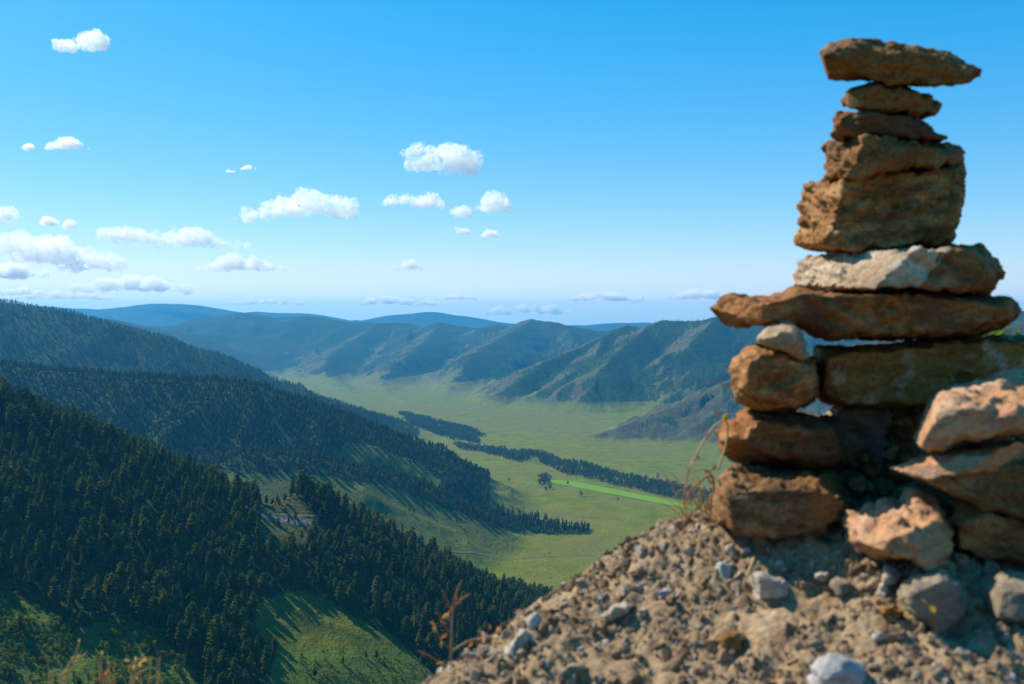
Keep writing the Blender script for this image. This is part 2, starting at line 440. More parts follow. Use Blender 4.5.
M['needles'] = foliage('conifer_needles', [(0., (.034, .066, .008)), (.35, (.100, .148, .010)), (.75, (.150, .180, .014)), (1., (.19, .195, .022))], .6)
M['leaves'] = foliage('broad_leaves', [(0., (.040, .066, .020)), (.5, (.062, .095, .026)), (1., (.090, .125, .032))])
M['fresh'] = foliage('fresh_green_leaves', [(0., (.11, .155, .010)), (.5, (.165, .205, .015)), (1., (.21, .225, .025))], .45)
k = NT('bark'); k.bsdf(k.ramp(k.noise(k.obj(), 20, 4), [(.3, (.06, .045, .032)), (.7, (.15, .11, .08))]), .95, None, .1); M['bark'] = k.m

class MB:
    def __init__(s): s.v, s.f = [], []
    def poly(s, pts):
        b = len(s.v); s.v += [tuple(p) for p in pts]; s.f.append(tuple(range(b, b + len(pts))))
    def tube(s, path, radii, n=5, cap=True):
        """a round bar along a path"""
        rings = []
        P = [Vector(p) for p in path]
        for i, p in enumerate(P):
            d = (P[min(i + 1, len(P) - 1)] - P[max(i - 1, 0)])
            if d.length < 1e-9: d = Vector((0, 0, 1))
            d.normalize()
            u = d.cross(Vector((0.31, .2, .93)) if abs(d.z) < .9 else Vector((1, 0, 0))).normalized(); w = d.cross(u)
            b = len(s.v)
            for j in range(n):
                a = 2 * math.pi * j / n
                s.v.append(tuple(p + (u * math.cos(a) + w * math.sin(a)) * radii[i]))
            rings.append(b)
        for a, b in zip(rings[:-1], rings[1:]):
            for j in range(n): s.f.append((a + j, a + (j + 1) % n, b + (j + 1) % n, b + j))
        if cap:
            s.f.append(tuple(rings[0] + j for j in range(n))[::-1]); s.f.append(tuple(rings[-1] + j for j in range(n)))
    def build(s, name, mat, parent=None, smooth=False, link=True): return mesh_obj(name, s.v, s.f, mat, parent, smooth, link)

def conifer_meshes(seed, kind=0, nb=95):
    """unit-height conifer: trunk and crown builders"""
    rd = random.Random(seed)
    tk, cr = MB(), MB()
    bend = rd.uniform(-.012, .012)
    tk.tube([(0, 0, -.06), (bend * .4, 0, .3), (bend, 0, .7), (0, 0, .97)], [.019, .015, .008, .002], 5)
    base = rd.uniform(.10, .24) if kind != 1 else rd.uniform(.20, .34)
    wide = {0: .200, 1: .225, 2: .165}[kind] * rd.uniform(.9, 1.12)
    for i in range(nb):
        t = (i + rd.random()) / nb
        z = base + (1 - base) * t ** 1.06
        prof = (1 - t) ** .60 * (.55 + .45 * min(1, t / .2)) if kind != 1 else (1 - t) ** .42 * (.45 + .55 * min(1, t / .3))
        rr = wide * prof * rd.uniform(.62, 1.2) + .012
        a = rd.uniform(0, 2 * math.pi)
        ca, sa = math.cos(a), math.sin(a)
        droop = rd.uniform(-.01, .045) * (1 - t) - .03 * t - (.02 if kind == 1 else 0)
        wd = rr * rd.uniform(.34, .55) + .010
        tip = (rr * ca, rr * sa, z - droop)
        mx, my, mz = .55 * rr * ca, .55 * rr * sa, z + .010 - droop * .3
        l = (mx - sa * wd, my + ca * wd, mz - .018); q = (mx + sa * wd, my - ca * wd, mz - .018)
        cr.poly([(0, 0, z + .02), l, (mx, my, mz + .012)]); cr.poly([(0, 0, z + .02), (mx, my, mz + .012), q])
        cr.poly([l, tip, (mx, my, mz + .012)]); cr.poly([(mx, my, mz + .012), tip, q])
        # hanging spray under the branch
        h = rr * rd.uniform(.22, .40) + .008
        cr.poly([(mx * .4, my * .4, mz), tip, (mx * 1.05, my * 1.05, mz - h)])
    cr.poly([(-.012, 0, .93), (.012, 0, .93), (0, 0, 1.0)]); cr.poly([(0, -.012, .93), (0, .012, .93), (0, 0, 1.0)])
    return tk, cr

def leafy_meshes(seed, nleaf=260, wide=.36, low=.18, leaf=.075):
    rd = random.Random(seed)
    tk, cr = MB(), MB()
    tk.tube([(0, 0, -.06), (.01, 0, .25), (-.01, .01, .55), (0, 0, .8)], [.028, .022, .014, .004], 5)
    cl = []
    for i in range(9):
        a = rd.uniform(0, 6.28); z = rd.uniform(low + .12, .86); rr = wide * .62 * math.sin(math.pi * min(1, max(.1, (z - low * .5)))) * rd.uniform(.3, 1.)
        c = (rr * math.cos(a), rr * math.sin(a), z); cl.append((c, rd.uniform(.10, .19)))
        tk.tube([(0, 0, z * .55), (c[0] * .6, c[1] * .6, z * .8), c], [.010, .007, .002], 4)
    for i in range(nleaf):
        c, s = rd.choice(cl)
        v = Vector((rd.gauss(0, 1), rd.gauss(0, 1), rd.gauss(0, 1))).normalized() * s * rd.uniform(.5, 1.1)
        p = Vector(c) + v
        n = (v.normalized() + Vector((rd.uniform(-.7, .7), rd.uniform(-.7, .7), rd.uniform(-.3, .9)))).normalized()
        u = n.orthogonal().normalized(); w = n.cross(u)
        a = rd.uniform(0, 6.28); u, w = u * math.cos(a) + w * math.sin(a), w * math.cos(a) - u * math.sin(a)
        q = leaf * rd.uniform(.6, 1.25)
        cr.poly([p - u * q * .6, p - w * q * .35 + u * .1 * q, p + u * q * .6, p + w * q * .4])
    return tk, cr

def hidden_collection(name, builders, mats):
    c = bpy.data.collections.new(name)
    for i, (tk, cr) in enumerate(builders):
        me = bpy.data.meshes.new(f'{name}_{i:02d}')
        nv = len(tk.v)
        me.from_pydata(tk.v + cr.v, [], tk.f + [tuple(a + nv for a in f) for f in cr.f]); me.update()
        me.materials.append(mats[0]); me.materials.append(mats[1])
        me.polygons.foreach_set('material_index', [0] * len(tk.f) + [1] * len(cr.f))
        c.objects.link(bpy.data.objects.new(f'{name}_{i:02d}', me))
    return c

def scatter(name, pts, scl, rot, idx, coll, label, cat, tilt=None):
    """one object whose points each carry a copy of a model from coll"""
    me = bpy.data.meshes.new(name); n = len(pts)
    me.vertices.add(n); me.vertices.foreach_set('co', np.asarray(pts, np.float32).reshape(-1))
    a = me.attributes.new('scl', 'FLOAT_VECTOR', 'POINT'); a.data.foreach_set('vector', np.asarray(scl, np.float32).reshape(-1))
    a = me.attributes.new('rot', 'FLOAT_VECTOR', 'POINT'); a.data.foreach_set('vector', np.asarray(rot, np.float32).reshape(-1))
    a = me.attributes.new('idx', 'INT', 'POINT'); a.data.foreach_set('value', np.asarray(idx, np.int32))
    me.update()
    o = bpy.data.objects.new(name, me); COL.objects.link(o)
    g = bpy.data.node_groups.new(name, 'GeometryNodeTree')
    g.interface.new_socket('Geometry', in_out='INPUT', socket_type='NodeSocketGeometry')
    g.interface.new_socket('Geometry', in_out='OUTPUT', socket_type='NodeSocketGeometry')
    N = g.nodes.new
    gi, go = N('NodeGroupInput'), N('NodeGroupOutput')
    ip = N('GeometryNodeInstanceOnPoints'); ci = N('GeometryNodeCollectionInfo')
    ci.inputs['Collection'].default_value = coll
    ci.inputs['Separate Children'].default_value = True; ci.inputs['Reset Children'].default_value = True
    def named(nm, typ):
        nd = N('GeometryNodeInputNamedAttribute'); nd.data_type = typ; nd.inputs['Name'].default_value = nm
        return next(s for s in nd.outputs if s.enabled and s.name == 'Attribute')
    er = N('FunctionNodeEulerToRotation')
    L = g.links.new
    L(gi.outputs[0], ip.inputs['Points']); L(ci.outputs[0], ip.inputs['Instance'])
    ip.inputs['Pick Instance'].default_value = True
    L(named('idx', 'INT'), ip.inputs['Instance Index'])
    L(named('rot', 'FLOAT_VECTOR'), er.inputs[0]); L(er.outputs[0], ip.inputs['Rotation'])
    L(named('scl', 'FLOAT_VECTOR'), ip.inputs['Scale']); L(ip.outputs[0], go.inputs[0])
    md = o.modifiers.new('scatter', 'NODES'); md.node_group = g
    tag(o, label, cat, kind='stuff')
    return o

CON = [conifer_meshes(100 + i, (0, 1, 2, 1, 1, 2, 0, 1)[i]) for i in range(8)]
CON_FAR = [conifer_meshes(300 + i, i % 3, 34) for i in range(5)]
LEA = [leafy_meshes(500 + i) for i in range(5)]
c_near = hidden_collection('conifer_model', CON, (M['bark'], M['needles']))
c_far = hidden_collection('far_conifer_model', CON_FAR, (M['bark'], M['needles']))
c_leaf = hidden_collection('leafy_model', LEA, (M['bark'], M['leaves']))
c_fresh = hidden_collection('fresh_model', [leafy_meshes(600 + i, 170, .42, .05, .10) for i in range(4)], (M['bark'], M['fresh']))

def jitter(x0, x1, y0, y1, s, rng=RNG):
    gx, gy = np.meshgrid(np.arange(x0, x1, s), np.arange(y0, y1, s))
    gx = gx + rng.uniform(-.5, .5, gx.shape) * s * .95; gy = gy + rng.uniform(-.5, .5, gy.shape) * s * .95
    return gx.ravel(), gy.ravel()

def candidates(x0, x1, y0, y1, s, hmin, hmax, thr=.5):
    x, y = jitter(x0, x1, y0, y1, s)
    z = sample(GZ, x, y); f = sample(FOREST, x, y)
    h = RNG.uniform(hmin, hmax, x.shape) * (0.8 + .4 * fbm2(x / 40, y / 40, 2, 9))
    r = np.hypot(x, y)
    vis = (z + h * 1.3) / r > nearest(HZP, x, y)
    px, py = to_px(x, y, z)
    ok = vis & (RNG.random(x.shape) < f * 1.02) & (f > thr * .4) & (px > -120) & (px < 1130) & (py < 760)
    return np.stack([x, y, z, h], -1)[ok]

T_near = candidates(-900, 150, 380, 1480, 7.4, 7, 22)
T_mid = candidates(-1700, 420, 1480, 2620, 8.6, 7, 18)
T_big = candidates(-2600, -300, 2600, 3720, 12, 9, 17)
T_far = candidates(-1800, 1700, 3720, 7200, 27, 11, 18, 1.9)
# a few trees on the open ground
def open_trees(poly, d0, d1, s, keep, hmin, hmax, xs):
    x, y = jitter(xs[0], xs[1], d0, d1, s); z = sample(GZ, x, y); px, py = to_px(x, y, z)
    ok = inpoly(px, py, poly) & (RNG.random(x.shape) < keep)
    return np.stack([x, y, z, RNG.uniform(hmin, hmax, x.shape)], -1)[ok]
T_out = np.concatenate([open_trees(OUTCROP, 780, 1000, 6, .30, 2.5, 10, (-300, -100)), open_trees(CLEAR_SHRUB, 430, 720, 9, .13, 7, 15, (-420, -100)), open_trees(CLEAR_GRASS, 600, 950, 9, .05, 4, 8, (-260, 0)), open_trees(NOSE_OPEN, 1450, 1950, 12, .16, 3, 9, (-420, -60))])
near_all = np.concatenate([T_near, T_out])
rr = np.hypot(near_all[:, 0], near_all[:, 1])
px, py = to_px(near_all[:, 0], near_all[:, 1], near_all[:, 2])
# trees hidden by the mound or below the frame never count among the largest
seen = (px > 4) & (px < 560) & (py < 700) & ((near_all[:, 2] + near_all[:, 3] * .5) / rr > nearest(HZP, near_all[:, 0], near_all[:, 1])) & ~((px > 430) & (py > 690 - (px - 430) * .6))
size = np.where(seen, near_all[:, 3] / rr, 0)
order = np.argsort(-size)
own = order[:300]
rest = np.setdiff1d(np.arange(len(near_all)), own)

protos = {}
def single_tree(i, x, y, z, h, w, rz, label, group, cat='tree', name='conifer_tree', kind='con'):
    key = (kind, i)
    src, leafm = ((CON, M['needles']) if kind == 'con' else (LEA, M['leaves']))
    e = empty(name, (x, y, z), rz)
    e.scale = (w, w, h)
    if key not in protos:
        tk, cr = src[i]
        protos[key] = (tk.build('trunk', M['bark'], e), cr.build('crown', leafm, e))
    else:
        for s in protos[key]:
            c = s.copy(); c.parent = e; COL.objects.link(c)
    tag(e, label, cat, group)
    return e

for n_, q in enumerate(own):
    x, y, z, h = near_all[q]
    ppx, ppy = px[q], py[q]
    P1, P2 = np.array([ppx]), np.array([ppy])
    if inpoly(P1, P2, CLEAR_SHRUB)[0]: lab, grp = 'conifer standing apart among light green scrub at the hill foot', 'conifers standing apart in the scrub'
    elif inpoly(P1, P2, CLEAR_GRASS)[0]: lab, grp = 'small conifer on the olive grass clearing of the near hill', 'conifers on the grass clearing'
    elif inpoly(P1, P2, OUTCROP)[0]: lab, grp = 'small conifer on the stony outcrop beside the cut road', 'conifers on the outcrop'
    elif ppx < 235: lab, grp = 'dark conifer packed in the lower forest above the light green scrub', 'conifers in the lower forest above the scrub'
    else: lab, grp = 'dark conifer in the forest edge beside the olive grass clearing', 'conifers beside the grass clearing'
    single_tree(int(RNG.integers(0, 8)), x, y, z - .3, h, h * RNG.uniform(.9, 1.25), RNG.uniform(0, 6.28), lab, grp)

def scl_of(T, lo=.85, hi=1.25):
    w = T[:, 3] * RNG.uniform(lo, hi, len(T))
    return np.stack([w, w, T[:, 3]], -1)
def rot_of(n):
    r = np.zeros((n, 3)); r[:, 2] = RNG.uniform(0, 6.28, n); r[:, 0] = RNG.normal(0, .03, n); r[:, 1] = RNG.normal(0, .03, n)
    return r
NEARF = np.concatenate([near_all[rest], T_mid])
FARF = np.concatenate([T_big, T_far])
allc = bpy.data.collections.new('forest_models')
for c in (c_near, c_far):
    for o in list(c.objects): allc.objects.link(o)
names = sorted(o.name for o in allc.objects)
i_near = [i for i, n_ in enumerate(names) if n_.startswith('conifer')]; i_far = [i for i, n_ in enumerate(names) if n_.startswith('far')]
ALLF = np.concatenate([NEARF, FARF]); ALLF[:, 2] -= .3
idx = np.concatenate([RNG.choice(i_near, len(NEARF)), RNG.choice(i_far, len(FARF))])
sc_all = np.concatenate([scl_of(NEARF), scl_of(FARF, 1.1, 1.7)])
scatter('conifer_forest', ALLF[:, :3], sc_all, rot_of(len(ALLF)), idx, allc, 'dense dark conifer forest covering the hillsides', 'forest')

# riverside woods on the valley floor
WOODS = [[(398,412),(420,417),(450,424),(484,433),(476,443),(455,441),(432,433),(408,423)],
         [(455,445),(490,448),(537,452),(560,460),(581,464),(619,475),(669,485),(712,495),(760,503),(900,530),(1030,560),(1030,580),(900,545),(760,514),(706,505),(669,497),(619,488),(590,478),(566,475),(537,462),(500,457),(460,451)],
         [(541,478),(550,478),(554,489),(546,492),(540,485)],
         [(484,447),(500,452),(530,461),(520,463),(496,456)]]
x, y = jitter(-700, 1100, 1500, 5200, 9.5)
z = sample(GZ, x, y); wx, wy = to_px(x, y, z)
nz = fbm2(x / 90, y / 90, 3, 77)
ok = np.zeros(x.shape, bool)
for w in WOODS: ok |= inpoly(wx + (nz - .5) * 14, wy + (nz - .5) * 7, w)
ok &= (z < FLOOR + 25) & (fbm2(x / 55, y / 55, 2, 79) > .27)
W = np.stack([x, y, z - .2, RNG.uniform(9, 17, x.shape)], -1)[ok]
scatter('riverside_woods', W[:, :3], scl_of(W, .9, 1.4), rot_of(len(W)), RNG.integers(0, 5, len(W)), c_leaf, 'dark band of riverside woods along the valley floor', 'woods')

# light green scrub at the foot of the near hill
x, y = jitter(-460, 60, 400, 960, 3.1)
z = sample(GZ, x, y); sx, sy = to_px(x, y, z)
nz = fbm2(x / 22, y / 22, 3, 87)
inS = inpoly(sx, sy, CLEAR_SHRUB); inG = inpoly(sx, sy, CLEAR_GRASS)
keep = np.where(inS, sstep(.34, .55, nz) * .8 + .18, np.where(inG, sstep(640, 690, sy) * .5 + .05 * (nz > .5), 0))
keep = np.maximum(keep, .12 * (inpoly(sx, sy, [(330,505),(372,505),(384,540),(340,545)])))
ok = RNG.random(x.shape) < keep
S = np.stack([x, y, z - .1, RNG.uniform(2.0, 5.6, x.shape) * np.where(inG, .65, 1)], -1)[ok]
scatter('scrub', S[:, :3], scl_of(S, 1.0, 1.7), rot_of(len(S)), RNG.integers(0, 4, len(S)), c_fresh, 'light green scrub and saplings at the foot of the near hill', 'scrub')

# lone trees on the valley floor
def floor_at(px, py):
    d = 300.0
    while d < 9000:
        X, Y, Z = at(px, py, d)
        if ground_z(X, Y) >= Z: break
        d *= 1.004
    return X, Y, ground_z(X, Y)
LONE = [(509,483,15,'lone dark tree left of the bright green field on the valley floor'),
        (568,486,13,'lone tree at the left tip of the bright green field'),
        (581,497,17,'tall lone tree in front of the bright green field'),
        (618,502,10,'small lone tree below the middle of the bright green field'),
        (658,480,20,'large lone tree beyond the riverside woods near the rock stack'),
        (503,487,8,'small bushy tree beside the lone dark tree left of the field')]
for i, (qx, qy, h, lab) in enumerate(LONE):
    X, Y, Z = floor_at(qx, qy)
    single_tree(i % 5, X, Y, Z - .1, h, h * 1.05, i * 1.3, lab, 'lone trees on the valley floor', name='broadleaf_tree', kind='leafy')
for i, (qx, qy, h) in enumerate([(345,512,11),(352,516,12),(338,518,9),(360,520,12),(350,527,9)]):
    X, Y, Z = floor_at(qx, qy)
    single_tree(i % 5, X, Y, Z - .1, h, h * 1.0, i * 1.9, 'pale green tree at the right end of the cut road', 'pale trees beside the cut road', name='broadleaf_tree', kind='leafy')

# ------------------------------------------------------------------ fields, track, road, river: sheets that lie on the ground
def drape(name, poly, d0, d1, nu, nv, lift, mat, label, cat):
    """a strip between two pixel polylines laid on the valley floor"""
    top, bot = poly
    V = []
    for j in range(nv):
        f = j / (nv - 1)
        for i in range(nu):
            t = i / (nu - 1) * (len(top) - 1); a = min(int(t), len(top) - 2); g = t - a
            X1, Y1 = top[a][0] + (top[a + 1][0] - top[a][0]) * g, top[a][1] + (top[a + 1][1] - top[a][1]) * g
            X2, Y2 = bot[a][0] + (bot[a + 1][0] - bot[a][0]) * g, bot[a][1] + (bot[a + 1][1] - bot[a][1]) * g
            V.append((X1 + (X2 - X1) * f, Y1 + (Y2 - Y1) * f))
    V = np.array(V)
    zz = sample(GZ, V[:, 0], V[:, 1]) + lift
    me = grid_mesh(name, np.stack([V[:, 0], V[:, 1], zz], -1), nv, nu)
    me.materials.append(mat)
    o = bpy.data.objects.new(name, me); COL.objects.link(o)
    tag(o, label, cat, kind='structure')
    return o
def fl(px, py): return floor_at(px, py)[:2]
k = NT('field_crop'); p = k.pos()
k.bsdf(k.mix(k.ramp(k.noise(k.scaled(p, .3, 1, 1), .05, 4), [(.35, 0.), (.65, .7)]), (.105, .24, .006), (.15, .23, .010)), .9, None, .1)
drape('field', ([fl(549,480),fl(575,482),fl(619,490.5),fl(665,500),fl(708,509),fl(770,521),fl(860,540)], [fl(551,483),fl(575,487.5),fl(619,496),fl(665,505),fl(708,512),fl(770,526),fl(860,546)]), 0, 0, 90, 14, .7, k.m, 'bright green strip of crop field on the valley floor', 'field')
k = NT('track_dirt'); k.bsdf(k.mix(k.noise(k.pos(), .08, 3), (.12, .125, .035), (.17, .15, .07)), .95, None, .1)
def ribbon(name, pts, w, lift, mat, label, cat, n=120):
    P = np.array(pts); s = np.linspace(0, len(P) - 1, n)
    cx = np.interp(s, range(len(P)), P[:, 0]); cy = np.interp(s, range(len(P)), P[:, 1])
    tx, ty = np.gradient(cx), np.gradient(cy); L = np.hypot(tx, ty) + 1e-9
    nx, ny = -ty / L, tx / L
    rows = []
    for f in np.linspace(-.5, .5, 5):
        X, Y = cx + nx * w * f, cy + ny * w * f
        rows.append(np.stack([X, Y, sample(GZ, X, Y) + lift], -1))
    me = grid_mesh(name, np.array(rows), 5, n); me.materials.append(mat)
    o = bpy.data.objects.new(name, me); COL.objects.link(o); tag(o, label, cat, kind='structure'); return o
ribbon('track', [fl(446,551), fl(490,556), fl(550,557), fl(610,555), fl(660,553), fl(760,549)], 5, .5, k.m, 'faint dirt track crossing the near end of the valley', 'track')
k = NT('river_water'); k.bsdf((.10, .16, .20), .08, None, .5)
ribbon('river', [fl(452,436), fl(490,446), fl(540,462), fl(560,470), fl(577,474), fl(600,479)], 5, .5, k.m, 'thin river winding through the riverside woods', 'river')

# the road cut across the stony outcrop of the near hill: level bed, its fill below and low parapet
k = NT('road_surface'); k.bsdf(k.ramp(k.noise(k.pos(), .8, 4), [(.3, (.09, .09, .04)), (.7, (.15, .145, .07))]), .95, None, .1); M['road'] = k.m
k = NT('rubble_fill'); p = k.pos()
k.bsdf(k.ramp(k.noise(p, .5, 5, .7), [(.35, (.035, .04, .03)), (.5, (.10, .10, .085)), (.68, (.32, .31, .29))]), .95, k.bump(k.noise(p, .9, 5, .7), .9, 1.0), .1); M['rubble'] = k.m
road_pts = [floor_at(*q) for q in ((250,511),(262,514),(280,516.5),(300,518),(318,518.5),(334,517))]
road_pts = np.array(road_pts); n = 50
s = np.linspace(0, len(road_pts) - 1, n)
rc = np.stack([np.interp(s, range(len(road_pts)), road_pts[:, i]) for i in range(3)], -1)
kz = np.convolve(np.pad(rc[:, 2], 9, 'edge'), np.ones(19) / 19, 'valid'); rc[:, 2] = kz + .7
ends = np.sin(np.linspace(0, math.pi, n))[:, None] ** .6
jag = lambda a: np.stack([(RNG.random(n) - .5) * a, (RNG.random(n) - .5) * a, (RNG.random(n) - .5) * a], -1)
V = np.stack([rc + [0, 2.6, .3], rc + [0, 1.0, .1], rc + [0, -1.0, 0], rc + [0, -1.4, -.25], rc + np.array([0, -2.8, -3.0]) * ends + jag(1.4), rc + np.array([0, -4.0, -6.5]) * ends + jag(1.8), rc + np.array([0, -4.8, -11.]) * ends + jag(2.0)], 0)
me = grid_mesh('road', V[:4], 4, n); me.materials.append(M['road'])
o = bpy.data.objects.new('road', me); COL.objects.link(o); tag(o, 'pale unpaved road cut across the stony outcrop', 'road', kind='structure')
E = [V[3] + np.array([0, -.05, -.02])]
for dy_ in (-3.0, -6.0, -9.5, -13.5, -18.0):
    ex_ = rc[:, 0] + dy_ * .12 + (RNG.random(n) - .5) * 1.6; ey_ = rc[:, 1] + dy_ * ends[:, 0] - 1.4 + (RNG.random(n) - .5) * 1.6
    E.append(np.stack([ex_, ey_, sample(GZ, ex_, ey_) + .25 + RNG.random(n) * 1.3 * ends[:, 0] - (.9 if dy_ < -17 else 0)], -1))
me = grid_mesh('embankment', np.array(E), 6, n); me.materials.append(M['rubble'])
o = bpy.data.objects.new('embankment', me); COL.objects.link(o); tag(o, 'grey rubble embankment under the cut road', 'embankment', kind='structure')

# ------------------------------------------------------------------ stones
def displaced_rock(name, V, Fc, mat, voxel, amp, seed, wl=None):
    out, co, no = remeshed(V, Fc, voxel)
    size = np.ptp(co, axis=0).max()
    q = co + seed * 7.3
    st = q * np.array([1, 1, 2.2])
    d = (fbm3(q * (2.6 / size), 3, seed) - .5) * .022 * size * amp
    d += (np.abs(fbm3(st * 22, 4, seed + 5, .55) - .5) * -2 + .14) * .012 * amp
    d += (fbm3(st * 70, 3, seed + 9, .6) - .5) * .011 * amp
    # chipped ledges: quantised steps across a tilted direction
    dirn = np.array([math.sin(seed), .4 * math.cos(seed * 1.7), 1.2]); dirn /= np.linalg.norm(dirn)
    tt = (q @ dirn) * 26 + fbm3(q * 14, 3, seed + 2) * 2.4
    d += (sstep(.35, .65, tt - np.floor(tt)) - .5) * .0036 * amp
    lay = fbm3(np.stack([q @ np.array([8., 2., 1.]), q @ np.array([-2., 8., 1.]), (q @ dirn) * 85], -1), 3, seed + 4, .6)
    d += (sstep(.40, .58, lay) - .6) * .0042 * amp
    d -= .0006
    co2 = co + no * d[:, None]
    # broken corners: flat chips knocked off in random directions
    rq = np.random.default_rng(seed)
    for _ in range(15):
        nv = rq.normal(0, 1, 3); nv /= np.linalg.norm(nv)
        pr = co2 @ nv
        lim = pr.max() - rq.uniform(.02, .11) * min(pr.max() - pr.min(), .14)
        over = np.maximum(pr - lim, 0)
        co2 = co2 - over[:, None] * nv[None] * .93
    c = co2.mean(axis=0)
    out.vertices.foreach_set('co', (co2 - c).astype(np.float32).reshape(-1))
    out.name = name; out.materials.clear(); out.materials.append(mat)
    out.polygons.foreach_set('use_smooth', [True] * len(out.polygons)); out.update()
    o = bpy.data.objects.new(name, out); o.location = c; COL.objects.link(o)
    return o

def stone(label, outline, d0, th, mat, seed, front=None, shade_brown=None, mid=.45, shrink=.88, amp=1.0, voxel=.0034, tilt=0.0, group=None, cat='stone', name='stone', back=.8):
    """a stone whose front facet, widest section and back are each given at their own depth"""
    O = np.array(outline, float); c = O.mean(axis=0); n = len(O)
    Fp = np.array(front, float) if front else c + (O - c) * np.array([shrink, shrink * .97])
    rd = random.Random(seed)
    V = []
    def dd(d, q): return d + tilt * (q[0] - c[0]) / F * d
    for q in Fp: V.append(at(q[0], q[1], dd(d0, q) + rd.uniform(-.006, .006)))
    for q in O: V.append(at(q[0], q[1], dd(d0 + mid * th, q)))
    for q in c + (O - c) * .985: V.append(at(q[0], q[1], dd(d0 + (.35 + .65 * mid) * th, q)))
    for q in c + (O - c) * back: V.append(at(q[0], q[1], dd(d0 + th, q)))
    Fc = []
    for r in range(3):
        for i in range(n): Fc.append((r * n + i, r * n + (i + 1) % n, (r + 1) * n + (i + 1) % n, (r + 1) * n + i))
    Fc += [tuple(range(n)), tuple(range(3 * n, 4 * n))]
    o = displaced_rock(name, V, Fc, mat, voxel, amp, seed)
    if shade_brown:
        o.data.materials.append(shade_brown)  # second, darker material: shade painted onto the right front
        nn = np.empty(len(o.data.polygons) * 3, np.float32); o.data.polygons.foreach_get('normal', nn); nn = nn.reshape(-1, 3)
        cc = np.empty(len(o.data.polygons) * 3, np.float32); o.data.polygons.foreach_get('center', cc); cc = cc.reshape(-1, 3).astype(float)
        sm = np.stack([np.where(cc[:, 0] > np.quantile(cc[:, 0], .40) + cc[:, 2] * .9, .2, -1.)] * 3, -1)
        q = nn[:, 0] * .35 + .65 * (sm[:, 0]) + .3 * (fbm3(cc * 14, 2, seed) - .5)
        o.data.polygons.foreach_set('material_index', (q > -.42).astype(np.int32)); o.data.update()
    tag(o, label, cat, group)
    return o

G1 = 'stones stacked in the tall cairn'
G2 = 'stones piled at the right foot of the cairn'
stone('flat slanting brown slab balanced topmost on the cairn', [(816.5,51.5),(827,46),(851,40.3),(875,43),(900,47),(920,49),(941,53.6),(962,62),(984,69.7),(975,78),(962.6,86.3),(935,85),(909,83.7),(890,83.5),(872,80.5),(857,76.8),(831.5,79),(822,77),(819,64)], 1.50, .17, M['brown'], 3, mid=.35, group=G1)
stone('small rounded dark stone under the topmost slab of the cairn', [(839,102),(844.5,94.5),(853,87),(872,81),(900,85.5),(917.5,93),(930,96.6),(938.5,107),(935.8,115),(917.5,117),(900,113.3),(870,113),(855,110.6)], 1.52, .15, M['brown'], 5, mid=.4, group=G1)
stone('thin dark wedge stone third from the top of the cairn', [(834.8,110.6),(848,112.5),(861.6,114.2),(872,112.3),(890,113.5),(909,115.5),(926,124.5),(938,135.3),(948.6,139),(939,141.7),(909,138.8),(872,135.6),(850,137),(838,139.6),(831.6,134.2)], 1.52, .16, M['rust'], 8, mid=.3, shrink=.93, group=G1)
stone('brown block with pitted sunlit left end fourth from the cairn top', [(824,146),(844.5,136.3),(872,134.2),(900,138),(925,140.5),(947.6,142),(965,141.7),(963,156.8),(961.5,167),(930,166.5),(900,167.5),(870,172),(848,177),(826,177.5)], 1.49, .24, M['brown'], 12, amp=1.5,
      front=[(862,148),(866,141),(876,138),(900,141),(925,143),(947,145),(960,145),(960,156),(957,165),(930,165.5),(900,167),(870,171.5),(849,176),(846,174)], mid=.62, group=G1)
stone('thick square speckled block with sunlit left end on the pale cairn stone', [(802,186),(817.5,180.5),(843,177.7),(892.5,168.7),(930,166),(960.5,165),(963,175.8),(960,213),(953,241),(941.7,246),(911,245.5),(850,250.5),(815,251),(795,246),(797.6,227)], 1.52, .25, M['tan'], 17, amp=1.4,
      front=[(841,194),(843,184),(850,180),(892,172),(930,169),(956,168),(959,177),(956,213),(949,238),(939,244),(911,244),(850,249.5),(824,250.5),(821,247),(832,226)], mid=.64, group=G1)
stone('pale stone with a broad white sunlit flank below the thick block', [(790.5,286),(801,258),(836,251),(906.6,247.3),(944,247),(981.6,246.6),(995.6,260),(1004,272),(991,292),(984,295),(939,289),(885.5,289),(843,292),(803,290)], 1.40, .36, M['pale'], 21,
      front=[(868,288),(893,266),(905,254),(912,251),(944,250),(975,250),(990,262),(997,273),(986,290),(980,292.5),(939,288),(888,288),(878,288.5),(870,289)], mid=.66, group=G1, shade_brown=M['brown'])  # front: brown blotching plus shade put into the colour
stone('longest dark brown slab jutting out left across the middle of the cairn', [(708,311.6),(716,297.4),(728.5,293.3),(747.5,297.4),(763,297.4),(792,287),(836,290.5),(890,289.5),(921.5,288),(953,294),(985,298.6),(1013,299.6),(1024,310),(1016,321),(972,336),(921.5,338.5),(858,338.5),(826.6,341.7),(804,329),(747.5,327.5),(719,326.8),(709.5,321)], 1.41, .36, M['rust'], 26,
      front=[(752,314),(757,305),(763,302),(768,301),(775,300),(795,293),(836,296),(890,295),(921.5,293),(953,298),(985,303),(1008,304),(1017,311),(1010,319),(968,332),(921.5,334.5),(858,334.5),(830,336),(806,326),(770,325.5),(758,325),(753,321)], mid=.55, group=G1)
stone('small whitish stone wedged under the left side of the longest slab', [(755,338.5),(763,329),(785.5,324.5),(798,326),(803,340),(806,353),(807.6,358.5),(798,357.5),(776,347.5),(760,344)], 1.34, .16, M['pale'], 31, mid=.5, shrink=.8, group=G1,
      front=[(764,340),(770,335),(786,331),(794,331),(799,341),(803,352),(804.5,357),(797,356),(777,346),(766,343)])
